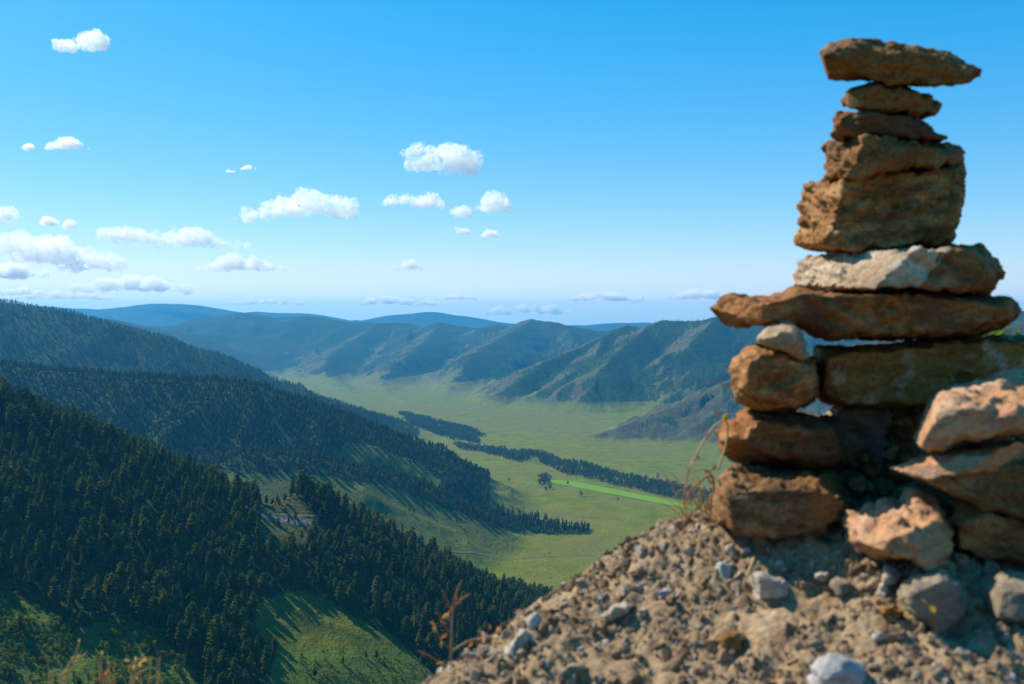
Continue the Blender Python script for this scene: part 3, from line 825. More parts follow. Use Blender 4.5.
stone('squat tan block under the small whitish stone left in the cairn', [(730,371.8),(738,356),(750.6,346.5),(773,348),(804,357.5),(815.5,359),(817,383),(817,406.6),(795,410),(762,408),(738,403.4),(731.6,387.6)], 1.38, .26, M['tan'], 37,
      front=[(748,375),(752,362),(760,355),(776,354),(804,361),(813,362),(814,383),(813,404),(795,408),(764,406),(750,402),(747,388)], mid=.5, group=G1)
stone('wide lichen blotched slab lying beneath the longest slab', [(809,346),(840,344),(877,342.5),(928,340),(975,338.5),(1024,337),(1075,336),(1078,398),(1040,403),(980,405),(915,405),(870,403),(820,401),(812,375)], 1.50, .30, M['plank'], 41,
      front=[(814,355),(842,354),(880,352.5),(928,347),(975,343.5),(1024,342),(1072,341),(1075,396),(1040,401),(980,404),(915,404),(870,402),(823,400),(816,376)], mid=.5, group=G1)
stone('orange angular block with a sunlit ridge second from bottom left', [(716.5,431.7),(728.5,420.7),(745,407.5),(792,408.6),(836,418.5),(851,449),(849,462.4),(823,468.5),(785.5,470),(744,466),(724,453.6),(717.5,442.6)], 1.44, .27, M['rust'], 47,
      front=[(727,443),(748,436),(760,424),(800,424),(832,428),(844,450),(843,459),(822,465),(785,457),(752,455),(732,450),(727,446)], mid=.55, group=G1)
stone('broad brown base block with sunlit top edge at the cairn foot', [(711,504),(718.6,482),(728.5,461),(744,465.7),(788,471),(831.6,472),(845,490),(851,508.4),(845,519),(823,531),(777,537),(744,534),(713,524)], 1.31, .38, M['brown'], 53, amp=1.3,
      front=[(719,506),(724,488),(735,483),(754,488),(790,485),(815,484),(836,496),(843,509),(838,519),(820,530),(777,536),(746,532),(720,522)], mid=.5, group=G1)
stone('dark filler stone added to shade the hollow under the wide lichen slab', [(822,420),(834,407),(866,402),(890,410),(890,440),(884,470),(862,480),(842,472),(834,450)], 1.60, .16, M['dull'], 57, mid=.4, group=G1)  # added stone, blocks sun that would light the soil in the hollow
for i_, (rx, ry, rw, rd_, mt_) in enumerate([(858,486,17,1.535,'pink'),(884,489,13,1.53,'tan'),(872,470,15,1.57,'tan'),(898,474,16,1.54,'brown'),(892,452,15,1.585,'pink'),(908,458,14,1.56,'tan'),(904,434,15,1.60,'brown'),(866,456,12,1.585,'tan')]):
    q_ = random.Random(300 + i_)
    stone('dark rubble stone packed in the shaded hollow under the wide lichen slab', [(rx + rw * math.cos(a_ * math.pi / 4 + .3) * q_.uniform(.8, 1.15), ry + rw * .72 * math.sin(a_ * math.pi / 4 + .3) * q_.uniform(.8, 1.15)) for a_ in range(8)], rd_, .06, M[mt_], 310 + i_, mid=.5, shrink=.7, voxel=.003, group='rubble stones packed in the hollow')
# the pile at the right
stone('pinkish sunlit angular rock topmost in the pile right of the cairn', [(908,445),(922,427.5),(924,401),(941,389.7),(979.6,382.5),(1010,370),(1027,373),(1065,380),(1066,424),(1026,432),(988,438),(959,443),(941,452),(918,454.5)], 1.20, .26, M['pink'], 61,
      front=[(915,445),(928,428),(936,410),(950,404),(982,412),(993,415),(1024,411),(1058,412),(1060,422),(1024,430),(987,436),(958,441),(941,449),(920,452)], mid=.62, group=G2)
stone('thin orange wedge under the pinkish rock of the right pile', [(889.6,467.4),(902,466.5),(912,460),(951,450),(979.6,443),(1010,440),(1040,440),(1040,466),(985,474),(950,477),(925,478),(905,473)], 1.19, .22, M['pink'], 67,
      front=[(893,469),(905,470),(917,468),(951,462),(978,455),(1010,450),(1036,450),(1036,464),(985,473),(950,476),(926,477),(907,473)], mid=.55, group=G2, amp=.7)
stone('broad dark brown slab under the orange wedge at the right edge', [(890,468),(915,472),(945,474),(980,471),(1000,464),(1070,452),(1072,535),(1024,521),(980,507),(945,490),(915,480)], 1.21, .27, M['brown'], 71, mid=.35, group=G2)
stone('dark reddish stone low in shade at the right edge', [(950,496),(965,498),(990,509),(1030,522),(1072,534),(1070,576),(1010,565),(975,560),(955,548),(948,520)], 1.22, .25, M['rust'], 76, mid=.4, group=G2)
stone('pinkish rough rock in full sun in front of the cairn foot', [(844.5,523.5),(852.7,510),(881,503),(900,496),(918,488.7),(938.6,497),(949,513),(957,523),(957,546),(947,562),(934.5,569.5),(906,562),(865,554),(848.6,542)], 1.16, .20, M['pink'], 83,
      front=[(856,539),(868,535),(885,536),(903,536),(920,534),(935,533),(944,536),(946,543),(946,551),(941,560),(932,566),(906,559),(870,552),(857,545)], mid=.8, group=G2, amp=1.25)

# ------------------------------------------------------------------ the mound of soil the cairn stands on
CTRL = [at(*q) for q in [(440,688,1.28),(520,645,1.33),(600,595,1.38),(660,556,1.42),(712,528,1.46),(1024,690,1.02),(900,690,1.03),(800,690,1.06),(600,690,1.17),(800,612,1.22),(900,625,1.14),(1000,625,1.12),(720,600,1.30),
        (780,540,1.36),(850,533,1.36),(870,494,1.58),(872,455,1.64),(880,418,1.69),(925,412,1.71),(846,420,1.70),(870,440,1.9),(960,402,1.8),(950,566,1.24),(1030,572,1.24),(1040,470,1.6),(1080,540,1.35),(1150,600,1.2)]]
CTRL += [(-.3, 2.3, -1.35), (.25, 2.25, -1.05), (.7, 3.0, -1.0), (1.3, 3.1, -.7), (-.5, 1.35, -.86), (-.45, .8, -.78), (-.1, .6, -.58), (.5, .55, -.44), (1.4, .7, -.38), (1.6, 1.6, -.26), (1.7, 2.4, -.35), (0, 0, -.70), (1., -.2, -.55), (-.9, .2, -.95), (-.9, 2.0, -1.3)]
C = np.array(CTRL)
def tps_k(r): return np.where(r > 1e-9, r * r * np.log(np.maximum(r, 1e-9)), 0)
nC = len(C)
K = tps_k(np.hypot(C[:, None, 0] - C[None, :, 0], C[:, None, 1] - C[None, :, 1])) + np.eye(nC) * 1e-4
Pm = np.hstack([np.ones((nC, 1)), C[:, :2]])
sol = np.linalg.solve(np.block([[K, Pm], [Pm.T, np.zeros((3, 3))]]), np.concatenate([C[:, 2], np.zeros(3)]))
def mound_base(x, y):
    z = sol[nC] + sol[nC + 1] * x + sol[nC + 2] * y
    for i in range(nC): z = z + sol[i] * tps_k(np.hypot(x - C[i, 0], y - C[i, 1]))
    return z
def lumps(x, y):
    b = lambda s, sd, o=3: np.abs(fbm2(x * s, y * s, o, sd) - .5) * 2
    return .052 * (fbm2(x * 7, y * 7, 3, 1) - .5) + .015 * (.28 - b(24, 3)) + .011 * (.3 - b(55, 6)) + .0075 * (.3 - b(110, 8, 2)) + .010 * (fbm2(x * 30, y * 30, 3, 21) - .5)
def mound(x, y): return mound_base(x, y) + lumps(x, y)
xs = np.concatenate([np.linspace(-.9, -.2, 70)[:-1], np.linspace(-.2, 1.05, 330), np.linspace(1.05, 2.2, 60)[1:]])
ys = np.concatenate([np.linspace(-.3, .85, 40)[:-1], np.linspace(.85, 2.05, 330), np.linspace(2.05, 3.2, 50)[1:]])
MX, MY = np.meshgrid(xs, ys)
MZ = mound(MX, MY)
edge = np.minimum(np.minimum(MX + .9, 2.2 - MX), np.minimum(MY + .3, 3.2 - MY))
MZ = MZ - .9 * (1 - sstep(0, .35, edge)) ** 2
me = grid_mesh('ground', np.stack([MX, MY, MZ], -1), len(ys), len(xs))
k = NT('stony_soil'); p = k.pos()
n1 = k.noise(p, 18, 6, .65); n2 = k.noise(p, 120, 5, .7); n3 = k.noise(p, 5, 3)
col = k.ramp(k.math('ADD', k.math('MULTIPLY', n1, .5), k.math('MULTIPLY', n2, .5)), [(.33, (.13, .08, .042)), (.5, (.33, .22, .125)), (.66, (.55, .405, .26))])
col = k.mix(k.ramp(n3, [(.4, 0.), (.65, .5)]), col, (.33, .225, .13))
k.bsdf(col, .95, k.bump(k.math('ADD', n2, k.noise(p, 400, 3, .6)), .8, .004), .15)
me.materials.append(k.m)
o = bpy.data.objects.new('ground', me); COL.objects.link(o)
tag(o, 'crumbly tan soil mound full of stones under the cairn', 'ground', kind='structure')

def mound_hit(px, py):
    d = .8
    while d < 3.0:
        X, Y, Z = at(px, py, d)
        if mound_base(np.array([X]), np.array([Y]))[0] >= Z: return d
        d += .004
    return 1.4

def ground_stone(label, outline, mat, seed, th=None, amp=.8, group='loose stones lying on the soil mound', lift=0, sink=.35):
    O = np.array(outline, float); w = np.ptp(O[:, 0])
    c = O.mean(axis=0)
    d = mound_hit(c[0], O[:, 1].max() - np.ptp(O[:, 1]) * .25)
    th = th or w / F * d * .95
    return stone(label, outline, d - th * sink, th, mat, seed, mid=.5, shrink=.72, amp=amp, voxel=max(.0022, w / F * d / 40), group=group, back=.7)
ground_stone('rounded grey white boulder half buried at the bottom edge', [(811,679),(818,664),(835,653),(852,655),(866,667),(871,684),(868,700),(815,700)], M['grey'], 91)
ground_stone('yellowish boulder with an orange patch under the pinkish rock', [(899,592),(911.5,576),(941,570),(960,578),(972,605),(960,628),(941,638),(914,625),(902,606)], M['dull'], 92, th=.13)
ground_stone('grey boulder coloured dull for shade at the right edge of the soil', [(980,598),(992,578),(1012,572),(1052,578),(1058,628),(1022,630),(990,624)], M['dull'], 93, th=.13)  # duller stone colour stands in for shade on this boulder
ground_stone('broad whitish lump on the soil beside a curled twig', [(746,577),(762,571),(783,580),(795,592),(783,605),(757,602)], M['white'], 94)
ground_stone('upright pale sliver of stone left of the yellowish boulder', [(872,599),(880,580),(888,565),(900,571),(896,585),(886,600)], M['white'], 95)
ground_stone('small tan stone against the lower left of the yellowish boulder', [(878,613),(893,602),(905,613),(899,626),(885,625)], M['tan'], 96)
ground_stone('small white pebble right of the broad whitish lump', [(812,579),(818,571),(828,573),(830,584),(820,588)], M['white'], 97)
ground_stone('long whitish sliver lying flat on the left slope of the soil', [(602,616),(612,607),(622,603),(633,605),(626,613),(611,620)], M['white'], 98)
ground_stone('small pale pebble just right of the long whitish sliver', [(634,612),(640,606),(648,609),(647,617),(639,619)], M['white'], 99)
ground_stone('leaning white stone on the left rim of the soil', [(503,652),(513,638),(526,625),(532,630),(530,646),(519,668),(508,665)], M['white'], 101, sink=.5)
ground_stone('squarish brown stone beside the leaning white stone on the rim', [(533,625),(551,616),(560,624),(556,636),(537,643)], M['brown'], 102, sink=.5)
ground_stone('blue grey flat stone below the base block of the cairn', [(713,570),(722,562),(735,563),(735,577),(722,584)], M['grey'], 103)
ground_stone('small white pebble on the rim nearest the base block', [(668,530),(676,524),(685,528),(684,537),(672,539)], M['white'], 104, sink=.55)
ground_stone('whitish pebble on the soil rim below the dry stalks', [(690,527),(698,520),(708,524),(706,534),(694,536)], M['white'], 105, sink=.55)
ground_stone('bluish white pebble in the bottom right corner', [(994,678),(1002,669),(1014,674),(1018,690),(998,692)], M['grey'], 106)
ground_stone('flat brownish stone half buried low on the left slope', [(556,668),(572,660),(588,666),(584,680),(562,682)], M['dull'], 107)
ground_stone('grey pebble on the soil between sliver and base block', [(655,592),(664,586),(674,590),(671,600),(659,601)], M['grey'], 108)
ground_stone('tan cobble below the broad whitish lump', [(716,640),(730,630),(744,636),(742,650),(724,654)], M['tan'], 109)
ground_stone('light brown cobble under the left corner of the pinkish rock', [(826,585),(838,576),(852,580),(854,594),(836,599)], M['dull'], 110)

# gravel in and on the soil
def pebble_mb(seed):
    rd = random.Random(seed); bm = bmesh.new()
    bmesh.ops.create_icosphere(bm, subdivisions=3, radius=.5)
    P = np.array([v.co[:] for v in bm.verts])
    nrm = np.array([rd.gauss(0, 1) for _ in range(33)]).reshape(-1, 3); nrm /= np.linalg.norm(nrm, axis=1)[:, None]
    for q in nrm:
        s = P @ q; over = np.maximum(s - rd.uniform(.22, .36), 0); P = P - over[:, None] * q[None] * .97
    P *= np.array([1, rd.uniform(.7, .95), rd.uniform(.5, .85)])
    m = MB(); m.v = [tuple(p) for p in P]; m.f = [tuple(v.index for v in f.verts) for f in bm.faces]; bm.free()
    return MB(), m
def pebble_mat():
    k = NT('pebble'); rnd = k.n('ShaderNodeObjectInfo').outputs['Random']
    c = k.ramp(rnd, [(0., (.18, .11, .06)), (.35, (.34, .22, .125)), (.66, (.46, .33, .21)), (.88, (.56, .44, .33)), (1., (.66, .59, .50))])
    n = k.noise(k.obj(), 5, 4, .6)
    c = k.mix(k.ramp(n, [(.35, .6), (.6, 0.)]), c, (.20, .14, .09))
    k.bsdf(c, .9, k.bump(n, .6, .1), .2); return k.m
c_peb = hidden_collection('pebble_model', [pebble_mb(40 + i) for i in range(6)], (M['grey'], pebble_mat()))
npeb = 36000
qx, qy = RNG.uniform(-.25, 1.1, npeb), RNG.uniform(.85, 2.05, npeb)
s = np.clip(RNG.lognormal(-5.25, .62, npeb), .0018, .034)
big_ = RNG.random(npeb) < .035
s = np.where(big_, RNG.uniform(.011, .027, npeb), s)
qz = mound(qx, qy) + s * .08
ok = fbm2(qx * 9, qy * 9, 3, 31) > .30
rot = RNG.uniform(0, 6.28, (npeb, 3)) * np.array([.25, .25, 1])
ss = s[:, None] * RNG.uniform(.8, 1.25, (npeb, 3))
scatter('gravel', np.stack([qx, qy, qz], -1)[ok], ss[ok], rot[ok], RNG.integers(0, 6, npeb)[ok], c_peb, 'gravel and crumbs of stone strewn over the soil mound', 'gravel')

# ------------------------------------------------------------------ dry plants
def plain(name, c1, c2, trans=0.0):
    k = NT(name); c = k.mix(k.noise(k.obj(), 60, 3), c1, c2)
    if not trans: k.bsdf(c, .8, None, .2); return k.m
    d = k.n('ShaderNodeBsdfDiffuse'); k.l(c, d.inputs['Color']); t = k.n('ShaderNodeBsdfTranslucent'); k.l(c, t.inputs['Color'])
    mx = k.n('ShaderNodeMixShader'); mx.inputs[0].default_value = trans
    k.l(d.outputs[0], mx.inputs[1]); k.l(t.outputs[0], mx.inputs[2]); k.l(mx.outputs[0], k.out.inputs['Surface']); return k.m
M['straw'] = plain('dry_straw', (.42, .24, .09), (.60, .40, .18))
M['redstem'] = plain('red_stem', (.30, .085, .035), (.46, .17, .06))
M['redleaf'] = plain('red_leaf', (.42, .10, .04), (.55, .22, .07), .4)
M['ochre'] = plain('ochre_leaf', (.48, .24, .06), (.62, .42, .16), .4)
M['yellow'] = plain('yellow_leaf', (.62, .40, .03), (.50, .30, .02), .4)
M['twig'] = plain('grey_twig', (.30, .19, .10), (.46, .31, .18))
M['leafgreen'] = plain('bright_green_leaf', (.10, .20, .02), (.18, .30, .04), .5)

def stem(parent, pts, d, r0, r1, mat, name='stem', wob=.0):
    P = [at(q[0], q[1], (d if len(q) < 3 else q[2])) for q in pts]
    # smooth the path
    for _ in range(2):
        Q = [P[0]]
        for a, b in zip(P[:-1], P[1:]):
            Q += [tuple(np.array(a) * .75 + np.array(b) * .25), tuple(np.array(a) * .25 + np.array(b) * .75)]
        P = Q + [P[-1]]
    P = [tuple(np.array(p) - np.array(parent.location)) for p in P]
    m = MB(); n = len(P)
    m.tube(P, [.78 * (r0 + (r1 - r0) * i / (n - 1)) for i in range(n)], 6)
    return m.build(name, mat, parent, True)
def leafblade(parent, px, py, d, L, ang, mat, w=.45, name='leaf', yaw=.5):
    """a slightly folded pointed leaf with a real midrib fold"""
    c = np.array(at(px, py, d)) - np.array(parent.location)
    u = np.array([math.cos(ang), .35 * math.sin(yaw * 3), math.sin(ang)]); u /= np.linalg.norm(u)
    v = np.array([-math.sin(ang) * math.cos(yaw), math.sin(yaw), math.cos(ang) * math.cos(yaw)])
    nn = np.cross(u, v)
    m = MB(); rows = []
    for t, ww in ((0, .05), (.25, .8), (.5, 1.), (.75, .65), (1., .02)):
        b = c + u * L * .62 * (t - .1) + nn * L * .12 * math.sin(t * 3)
        rows.append((b - v * L * .62 * w * .5 * ww + nn * L * .08, b, b + v * L * .62 * w * .5 * ww + nn * L * .08))
    for a, b in zip(rows[:-1], rows[1:]):
        m.poly([a[0], a[1], b[1], b[0]]); m.poly([a[1], a[2], b[2], b[1]])
    return m.build(name, mat, parent, True)

# reddish plant on the left rim of the mound
D = 1.42
gx, gy = at(448, 690, D)[:2]
e = empty('red_plant', (gx, gy, float(mound_base(np.array([gx]), np.array([gy]))[0])))
tag(e, 'small reddish dry plant rising behind the left rim of the soil', 'plant')
zb = 342 - 0
stem(e, [(449, 740), (450, 690), (451, 666), (451, 632), (453, 607)], D, .0022, .0015, M['twig'])
stem(e, [(453, 607), (456, 594), (461, 582)], D, .0018, .0012, M['redstem'])
stem(e, [(453, 609), (460, 600), (470, 594)], D, .0020, .0013, M['redstem'])
stem(e, [(452, 612), (447, 601), (442, 590)], D, .0016, .001, M['redstem'])
stem(e, [(452, 651), (461, 645), (470, 640), (486, 637), (498, 634)], D, .0020, .001, M['twig'])
stem(e, [(450, 668), (440, 663), (428, 655), (418, 651)], D, .0022, .0012, M['redstem'])
stem(e, [(451, 634), (444, 626), (438, 612)], D, .0014, .0008, M['redstem'])
stem(e, [(451, 650), (441, 641), (435, 629)], D, .0014, .0008, M['redstem'])
for i, (lx, ly, an, L) in enumerate([(443,618,.6,.020),(446,622,2.6,.018),(449,617,1.2,.02),(437,632,1.9,.022),(441,638,.5,.018),(434,626,2.5,.016),(439,645,1.5,.018),(452,612,2.2,.018),(478,639,.8,.024),(486,635,2.4,.022),(492,637,.2,.024),(498,632,1.3,.018),(483,642,3.6,.02),(472,643,4.0,.018),(489,630,1.7,.016),(443,664,3.4,.018),(455,600,1.9,.014)]):
    leafblade(e, lx, ly, D + .01 * math.sin(i * 2.), L, an, M['redleaf'] if i % 3 else M['ochre'], .5, yaw=.3 + i * .7)
# dry stalks left of the cairn foot
rd_ = random.Random(77)
D = 1.46
gx, gy = at(713, 522, D)[:2]
e = empty('dry_stalks', (gx, gy, at(713, 524, D)[2]))
tag(e, 'dry straw coloured stalks bending left out of the cairn foot', 'plant')
stem(e, [(718, 470), (728, 440), (727, 418), (716, 424), (707, 435), (695, 457), (686, 474), (684, 496)], D, .0024, .0012, M['straw'])
stem(e, [(716, 520), (714, 490), (713, 475), (705, 477), (692, 489), (685, 499), (685, 510)], D, .0026, .0016, M['redstem'])
stem(e, [(714, 478), (706, 468), (696, 470), (686, 473)], D, .0022, .0014, M['straw'])
stem(e, [(712, 522), (706, 498), (704, 484), (698, 496), (693, 520)], D, .0016, .0008, M['straw'])
stem(e, [(713, 520), (690, 498), (675, 508), (655, 530)], D, .0012, .0006, M['straw'])
stem(e, [(712, 522), (700, 500), (680, 484), (664, 480)], D, .0012, .0006, M['straw'])
for i, (lx, ly, an, L) in enumerate([(705,472,.4,.018),(700,459,2.,.014),(696,462,.8,.016),(690,473,3.,.016),(709,477,5.2,.02),(701,458,.1,.013),(686,500,4.6,.018),(712,470,.9,.02),(706,432,4.5,.014),(710,440,4.9,.014)]):
    leafblade(e, lx, ly, D, L, an, M['straw'] if i % 2 else M['redleaf'], .45, yaw=i * .9)
leafblade(e, 723, 421, D - .01, .022, 1.0, M['yellow'], .6, yaw=.3); leafblade(e, 720, 416, D - .01, .014, 2.1, M['redleaf'], .5, yaw=.8)
for q_ in range(22):
    bx = rd_.uniform(684, 722); tx_ = bx + rd_.uniform(-26, 6); th_ = rd_.uniform(18, 62)
    dd_ = D + rd_.uniform(-.02, .06)
    stem(e, [(bx, 534, dd_), (bx + (tx_ - bx) * .2, 526 - th_ * .45, dd_), (tx_, 526 - th_, dd_), (tx_ - rd_.uniform(2, 9), 526 - th_ * rd_.uniform(.75, 1.), dd_)], dd_, .0011, .0005, M['straw'])
stem(e, [(733, 385), (724, 384), (710, 382)], 1.5, .0016, .0009, M['redstem'])
# twigs in the bottom left corner, rooted in the slope below
D = 1.5
def rooted(name, px, label):
    X, Y = at(px, 700, D)[:2]
    zz = ground_z(X, Y)
    mz = float(mound_base(np.array([X]), np.array([Y]))[0]) if X > -.5 else -9
    e = empty(name, (X, Y, max(zz, mz))); tag(e, label, 'twig', 'dry twigs in the bottom corner')
    v = (-SP * D - 0) ; f = 342 - F * ((e.location.z / D) * CP + SP) / (CP - SP * e.location.z / D)
    return e, f
e, b = rooted('dry_twig', 52, 'forked dry twig leftmost in the bottom left corner')
stem(e, [(52, b + 6), (55, 700), (59, 684), (68, 665.5), (75, 656), (80, 641)], D, .0026, .0012, M['twig'])
stem(e, [(72, 664), (79, 660), (87, 652)], D, .0018, .001, M['twig'])
for i, (lx, ly, an, L) in enumerate([(66,672,.5,.018),(68,677,2.,.02),(65,680,1.,.018),(79,642,1.5,.010),(76,657,.3,.012)]): leafblade(e, lx, ly, D, L, an, M['ochre'], .6, yaw=i * .8)
e, b = rooted('dry_twig', 106, 'straight dry twig between two other twigs in the bottom left corner')
stem(e, [(108, b + 6), (106, 705), (103, 682), (101, 668), (101, 653)], D, .0024, .0011, M['twig'])
stem(e, [(103, 684), (106, 676), (107, 671)], D, .0014, .001, M['twig'])
for i, (lx, ly, an, L) in enumerate([(106,675,1.,.02),(102,668,2.2,.016),(100,680,2.6,.018),(101,655,1.4,.012),(110,683,.4,.018)]): leafblade(e, lx, ly, D, L, an, M['ochre'] if i % 2 else M['redleaf'], .55, yaw=i * 1.1)
e, b = rooted('dry_twig', 130, 'branching dry twig with curled ochre leaves in the bottom left corner')
stem(e, [(128, b + 6), (130, 705), (132.5, 683), (135, 672), (135, 660)], D, .0026, .0012, M['twig'])
stem(e, [(133, 677), (142, 671), (152, 667)], D, .0016, .001, M['twig'])
for i, (lx, ly, an, L) in enumerate([(132,670,.8,.022),(134,668,2.4,.02),(141,667,1.2,.02),(142,662,.6,.016),(129,662,2.8,.014),(137,675,5.,.016),(135,660,1.6,.012)]): leafblade(e, lx, ly, D, L, an, M['ochre'], .65, yaw=i * .9)
X, Y = at(96, 700, 1.56)[:2]
e = empty('dry_grass', (X, Y, ground_z(X, Y))); tag(e, 'sparse thin dry grass blades among the twigs in the bottom left corner', 'grass tuft')
gb = MB(); q_ = random.Random(9)
for i_ in range(26):
    x0, x1, y1 = q_.uniform(30, 170), 0, q_.uniform(655, 700); x1 = x0 + q_.uniform(-14, 14); dg = q_.uniform(1.5, 1.62)
    P_ = [at(x0, 760, dg), at(x0 + (x1 - x0) * .3, 715, dg), at(x1, y1, dg), at(x1 + q_.uniform(-8, 8), y1 - q_.uniform(-4, 6), dg)]
    gb.tube([tuple(np.array(p_) - np.array(e.location)) for p_ in P_], [.0009, .0008, .0005, .0003], 4)
gb.build('blade', M['straw'], e)
# curled twig on the soil
d = mound_hit(748, 585) - .02
e = empty('curled_twig', at(748, 590, d)); tag(e, 'thin curled brown twig lying on the soil below the base block', 'twig')
stem(e, [(754, 558, d), (750, 569, d - .012), (746, 579, d - .018), (743, 587, d - .015), (748, 595, d - .02), (757, 602, d - .03)], d, .0026, .0016, M['straw'])
# an orange leaf on the yellowish boulder
d = mound_hit(941, 631) - .055
e = empty('fallen_leaf', at(932, 612, d)); tag(e, 'orange fallen leaf on the yellowish boulder', 'leaf')
leafblade(e, 928, 606, d, .020, -.8, M['yellow'], .5, name='blade', yaw=.3)
stem(e, [(926, 603, d), (922, 599, d + .004)], d, .0007, .0005, M['straw'], 'stalk')
# green leafy sprig behind the slabs
X, Y, Z = at(998, 330, 1.92)
zr = float(mound_base(np.array([X]), np.array([Y]))[0])
e = empty('green_shrub', (X, Y, zr)); tag(e, 'bright green leafy sprig showing behind the long slab', 'shrub')
rd = random.Random(5)
lm = MB(); sm = MB()
for i in range(46):
    tx, tz = rd.uniform(-.07, .06), (Z - zr) + rd.uniform(-.03, .028)
    ty = rd.uniform(-.05, .10)
    sm.tube([(tx * .2, ty * .2, 0), (tx * .6, ty * .6, tz * .6), (tx, ty, tz)], [.003, .002, .0008], 4)
    for j in range(15):
        t = rd.uniform(.55, 1.0); cpt = np.array([tx * t, ty * t, tz * t]) + np.array([rd.gauss(0, .014), rd.gauss(0, .014), rd.gauss(0, .006)])
        a = rd.uniform(0, 6.28); u = np.array([math.cos(a), math.sin(a), rd.uniform(-.2, .7)]) * .011; w = np.array([-math.sin(a), math.cos(a), rd.uniform(-.4, .4)]) * .0045
        lm.poly([cpt - u, cpt - w, cpt + u, cpt + w])
sm.build('stem', M['twig'], e); lm.build('foliage', M['leafgreen'], e)

# ------------------------------------------------------------------ clouds (real volumes high over the valley)
kc = NT('cloud_vapour')
pv = kc.n('ShaderNodeVolumePrincipled')
pv.inputs['Color'].default_value = (1, 1, 1, 1); pv.inputs['Anisotropy'].default_value = .3
at_ = kc.n('ShaderNodeAttribute'); at_.attribute_type = 'OBJECT'; at_.attribute_name = 'thickness'; cs = kc.n('ShaderNodeVectorMath'); cs.operation = 'DIVIDE'; kc.l(kc.obj(), cs.inputs[0]); cb = kc.n('ShaderNodeCombineXYZ')
for q_ in range(3): kc.l(at_.outputs['Fac'], cb.inputs[q_])
kc.l(cb.outputs[0], cs.inputs[1])
cn = kc.ramp(kc.noise(cs.outputs[0], 2.3, 9, .70, .5), [(.45, 0.), (.60, 1.)])
kc.l(kc.math('MULTIPLY', kc.math('DIVIDE', 1.9, at_.outputs['Fac']), cn), pv.inputs['Density'])
kc.l(pv.outputs[0], kc.out.inputs['Volume'])
CLOUD_BASE = 1150.0
def cloud(label, puffs, seed, flat=.35):
    """puffs: (px, py, half width px, half height px)"""
    rd = random.Random(seed)
    ay = max(p[1] + p[3] for p in puffs)
    d = CLOUD_BASE / max((322 - ay) / F, .02)
    V, Fc = [], []
    for (cx, cy, hw, hh) in puffs:
        n = max(4, int(hw / max(hh, 1) * 3.0) + 3)
        for i in range(n):
            t = rd.uniform(-1, 1)
            q = hh * (1 - .5 * abs(t)) * rd.choice((.45, .7, .9, 1.1, 1.35)) * rd.uniform(.85, 1.1)
            ox = cx + t * (hw - q * .6); oy = cy + hh - q * (.75) - rd.random() * max(0, 2 * hh * (1 - t * t) - 1.6 * q)
            c = np.array(at(ox, oy, d + rd.uniform(-1, 1) * hw * .5 / F * d)); rr_ = q / F * d
            bm = bmesh.new(); bmesh.ops.create_icosphere(bm, subdivisions=2, radius=1)
            b = len(V)
            sx, sz = rd.uniform(1., 1.5), rd.uniform(.75, 1.)
            for v in bm.verts:
                z = v.co.z * sz
                if z < -flat: z = -flat + (z + flat) * .25
                V.append((c[0] + v.co.x * rr_ * sx, c[1] + v.co.y * rr_ * 1.2, c[2] + z * rr_))
            Fc += [tuple(b + v.index for v in f.verts) for f in bm.faces]; bm.free()
    px1 = d / F
    hmax = max(p[3] for p in puffs)
    out, co, no = remeshed(V, Fc, max(.55, hmax / 14) * px1)
    q = co / (px1 * hmax)
    dsp = (fbm3(q * 1.3, 5, seed, .6) - .5) * hmax * px1 * 1.3 + (.3 - np.abs(fbm3(q * 3.4, 3, seed + 3, .6) - .5) * 2) * hmax * px1 * .38
    co2 = co + no * dsp[:, None]
    c = co2.mean(axis=0)
    out.vertices.foreach_set('co', (co2 - c).astype(np.float32).reshape(-1)); out.name = 'cloud'
    out.materials.clear(); out.materials.append(kc.m); out.update()
    o = bpy.data.objects.new('cloud', out); o.location = c; COL.objects.link(o)
    o['thickness'] = float(hmax * px1) * (.42 if ay > 276 else .8)
    tag(o, label, 'cloud', 'white clouds over the valley')
    return o
cloud('small torn white cloud highest in the sky at the left', [(83, 41, 24, 10), (72, 46, 12, 6), (98, 38, 12, 8)], 1)
cloud('rounded white cloud topmost near the middle of the sky', [(445, 158, 36, 14), (462, 163, 20, 14), (418, 150, 14, 7)], 2)
cloud('broad puffy white cloud left of the middle of the sky', [(308, 205, 50, 15), (268, 213, 36, 8), (330, 203, 30, 10)], 3)
cloud('flat white cloud below the rounded topmost cloud', [(405, 200, 30, 6), (430, 200, 18, 9)], 4)
cloud('small ragged cloud right of the flat white cloud', [(493, 203, 18, 11)], 5)
cloud('tiny white cloudlet under the ragged cloud', [(457, 230, 12, 5)], 6)
cloud('small flat cloud low over the middle of the valley', [(408, 265, 17, 6)], 7)
cloud('thin strip of cloud high at the left edge', [(70, 144, 22, 6), (55, 146, 14, 4)], 8)
cloud('tiny wisp at the left edge beside the thin strip of cloud', [(28, 147, 9, 4)], 9)
cloud('long white cloud trailing right above the left hills', [(190, 236, 34, 13), (118, 232, 28, 10), (150, 238, 40, 6), (228, 244, 24, 4)], 10)
cloud('flat white cloud just under the long trailing cloud', [(240, 265, 48, 7), (232, 260, 20, 8)], 11)
cloud('large grey white cloud bank at the left edge over the hills', [(50, 252, 52, 15), (20, 245, 30, 14), (95, 262, 42, 9)], 12)
cloud('small cloud puff at the left edge above the cloud bank', [(3, 216, 12, 10)], 13)
cloud('low cloud streak along the horizon at the left edge', [(15, 272, 50, 8)], 14)
cloud('low grey white cloud streak above the far pale mountains', [(128, 284, 62, 9)], 15)
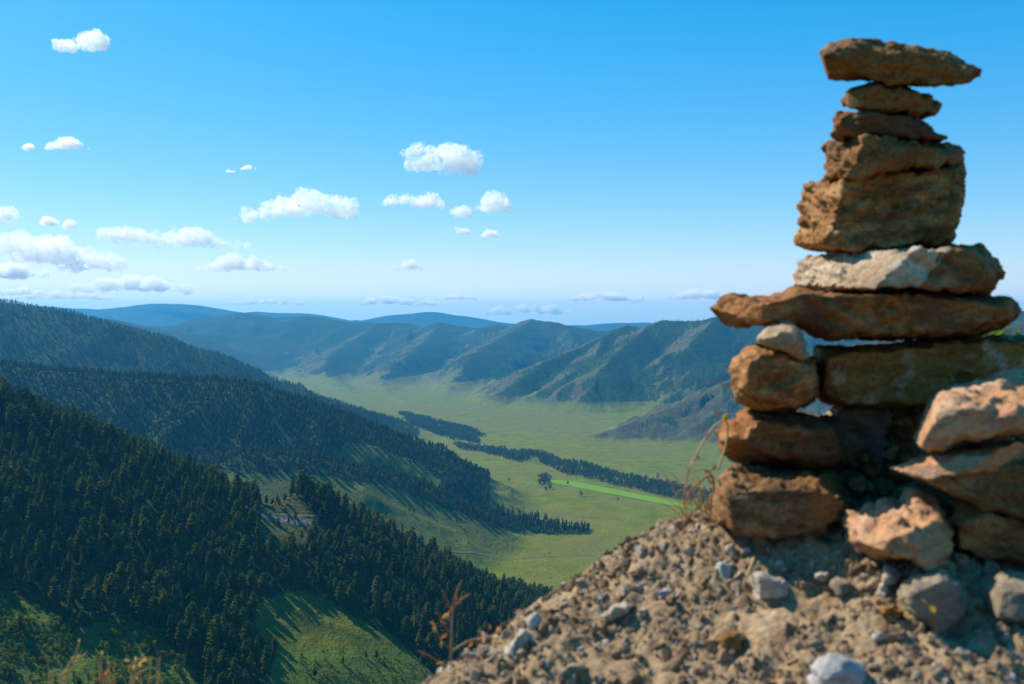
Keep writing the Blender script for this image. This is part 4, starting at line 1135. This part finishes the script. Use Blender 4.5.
cloud('faint wisp of cloud above the broad puffy cloud', [(250, 167, 8, 3), (231, 170, 5, 3)], 16)
cloud('low streak of cloud over the middle hills', [(385, 300, 28, 5)], 17)
cloud('low streak of cloud left of the cairn on the skyline', [(600, 297, 42, 5)], 18)
cloud('low puff of cloud touching the left end of the long slab', [(697, 294, 28, 6)], 19)
cloud('low streak of cloud above the far pale mountain', [(530, 309, 46, 6)], 20)
cloud('tiny wisp right of the tiny white cloudlet', [(490, 234, 10, 4)], 21)
cloud('ragged wisp joining the flat cloud and the ragged cloud', [(459, 211, 11, 7)], 22)
cloud('two small puffs above the cloud bank at the left', [(48, 221, 10, 5), (70, 225, 8, 5)], 23)

cloud('thin veil of cloud low on the horizon over the left hills', [(60, 296, 60, 4), (20, 292, 40, 4)], 24)
cloud('thin veil of cloud low on the horizon left of the middle', [(270, 302, 50, 3)], 25)
cloud('thin pale streak of cloud low over the middle mountains', [(455, 297, 24, 3), (430, 303, 20, 3)], 26)

# ------------------------------------------------------------------ air
kh = NT('haze_air')
pv = kh.n('ShaderNodeVolumePrincipled')
HAZE_DENS = 5.2e-5
pv.inputs['Color'].default_value = (.075, .48, 1.0, 1); pv.inputs['Density'].default_value = HAZE_DENS; pv.inputs['Anisotropy'].default_value = .25
kh.l(pv.outputs[0], kh.out.inputs['Volume'])
X1, Y1, Y2 = 17300., -17300., 17300.
ZT = max(float(GZ.max()) + 25, 60.); ZB = float(GZ.min()) - 1.
vb = [(-X1, Y1, ZB), (X1, Y1, ZB), (X1, Y2, ZB), (-X1, Y2, ZB), (-X1, Y1, ZT), (X1, Y1, ZT), (X1, Y2, ZT), (-X1, Y2, ZT)]
hz = mesh_obj('haze', vb, [(3, 2, 1, 0), (4, 5, 6, 7), (0, 1, 5, 4), (1, 2, 6, 5), (2, 3, 7, 6), (3, 0, 4, 7)], kh.m)
tag(hz, 'blue summer haze filling the valley air', 'haze', kind='stuff')
print('haze top', ZT, 'bottom', ZB, 'trees', len(ALLF), 'woods', len(W), 'scrub', len(S), 'own', len(own))

# ------------------------------------------------------------------ light
SKY_HUE, SKY_SP, SKY_S, SKY_VP, SKY_V = .522, 1.14, 1.60, .46, 2.02
w = bpy.data.worlds.new('World'); sc.world = w; w.use_nodes = True
nt = w.node_tree; nt.nodes.clear()
sky = nt.nodes.new('ShaderNodeTexSky'); sky.sky_type = 'NISHITA'; sky.sun_disc = False
sky.sun_elevation = SUN_EL; sky.sun_rotation = -SUN_AZ; sky.altitude = 1300; sky.air_density = 1.0; sky.dust_density = .6; sky.ozone_density = 2.0
sep = nt.nodes.new('ShaderNodeSeparateColor'); sep.mode = 'HSV'; nt.links.new(sky.outputs[0], sep.inputs[0])
cmb = nt.nodes.new('ShaderNodeCombineColor'); cmb.mode = 'HSV'
def wmath(op, a, b, clamp=False):
    nd = nt.nodes.new('ShaderNodeMath'); nd.operation = op; nd.use_clamp = clamp
    for s_, v_ in zip(nd.inputs, (a, b)):
        if isinstance(v_, (int, float)): s_.default_value = v_
        else: nt.links.new(v_, s_)
    return nd.outputs[0]
sat_ = wmath('MULTIPLY', wmath('POWER', sep.outputs[1], SKY_SP), SKY_S, True)
nt.links.new(sat_, cmb.inputs[1])
nt.links.new(wmath('ADD', wmath('MULTIPLY', sat_, .075), SKY_HUE), cmb.inputs[0])
nt.links.new(wmath('MULTIPLY', wmath('POWER', sep.outputs[2], SKY_VP), SKY_V), cmb.inputs[2])
bgn = nt.nodes.new('ShaderNodeBackground'); bgn.inputs['Strength'].default_value = .15
ow = nt.nodes.new('ShaderNodeOutputWorld')
nt.links.new(cmb.outputs[0], bgn.inputs['Color']); nt.links.new(bgn.outputs[0], ow.inputs['Surface'])
sl = bpy.data.lights.new('sun', 'SUN'); sl.energy = 5.0; sl.angle = R(.5); sl.color = (1., .90, .74)
so = bpy.data.objects.new('sun', sl); COL.objects.link(so)
so.rotation_euler = Vector(-SUN).to_track_quat('-Z', 'Y').to_euler()

cam = bpy.data.cameras.new('camera'); co_ = bpy.data.objects.new('camera', cam); COL.objects.link(co_)
cam.sensor_width = 36; cam.lens = F * 36 / 1024; cam.clip_start = .05; cam.clip_end = 200000
co_.location = (0, 0, 0); co_.rotation_euler = (R(90) - PITCH, 0, 0)
cam.dof.use_dof = True; cam.dof.focus_distance = 1500; cam.dof.aperture_fstop = 7.0; cam.dof.aperture_blades = 7
sc.camera = co_

sc.view_settings.view_transform = 'Standard'; sc.view_settings.look = 'None'
sc.view_settings.exposure = 0.5; sc.view_settings.gamma = 1.0
sc.render.engine = 'CYCLES'
cy = sc.cycles
cy.use_denoising = True; cy.denoiser = 'OPENIMAGEDENOISE'; cy.denoising_prefilter = 'ACCURATE'
cy.max_bounces = 18; cy.diffuse_bounces = 3; cy.glossy_bounces = 1; cy.transmission_bounces = 3; cy.volume_bounces = 16; cy.transparent_max_bounces = 8
cy.caustics_reflective = False; cy.caustics_refractive = False; cy.sample_clamp_indirect = 6
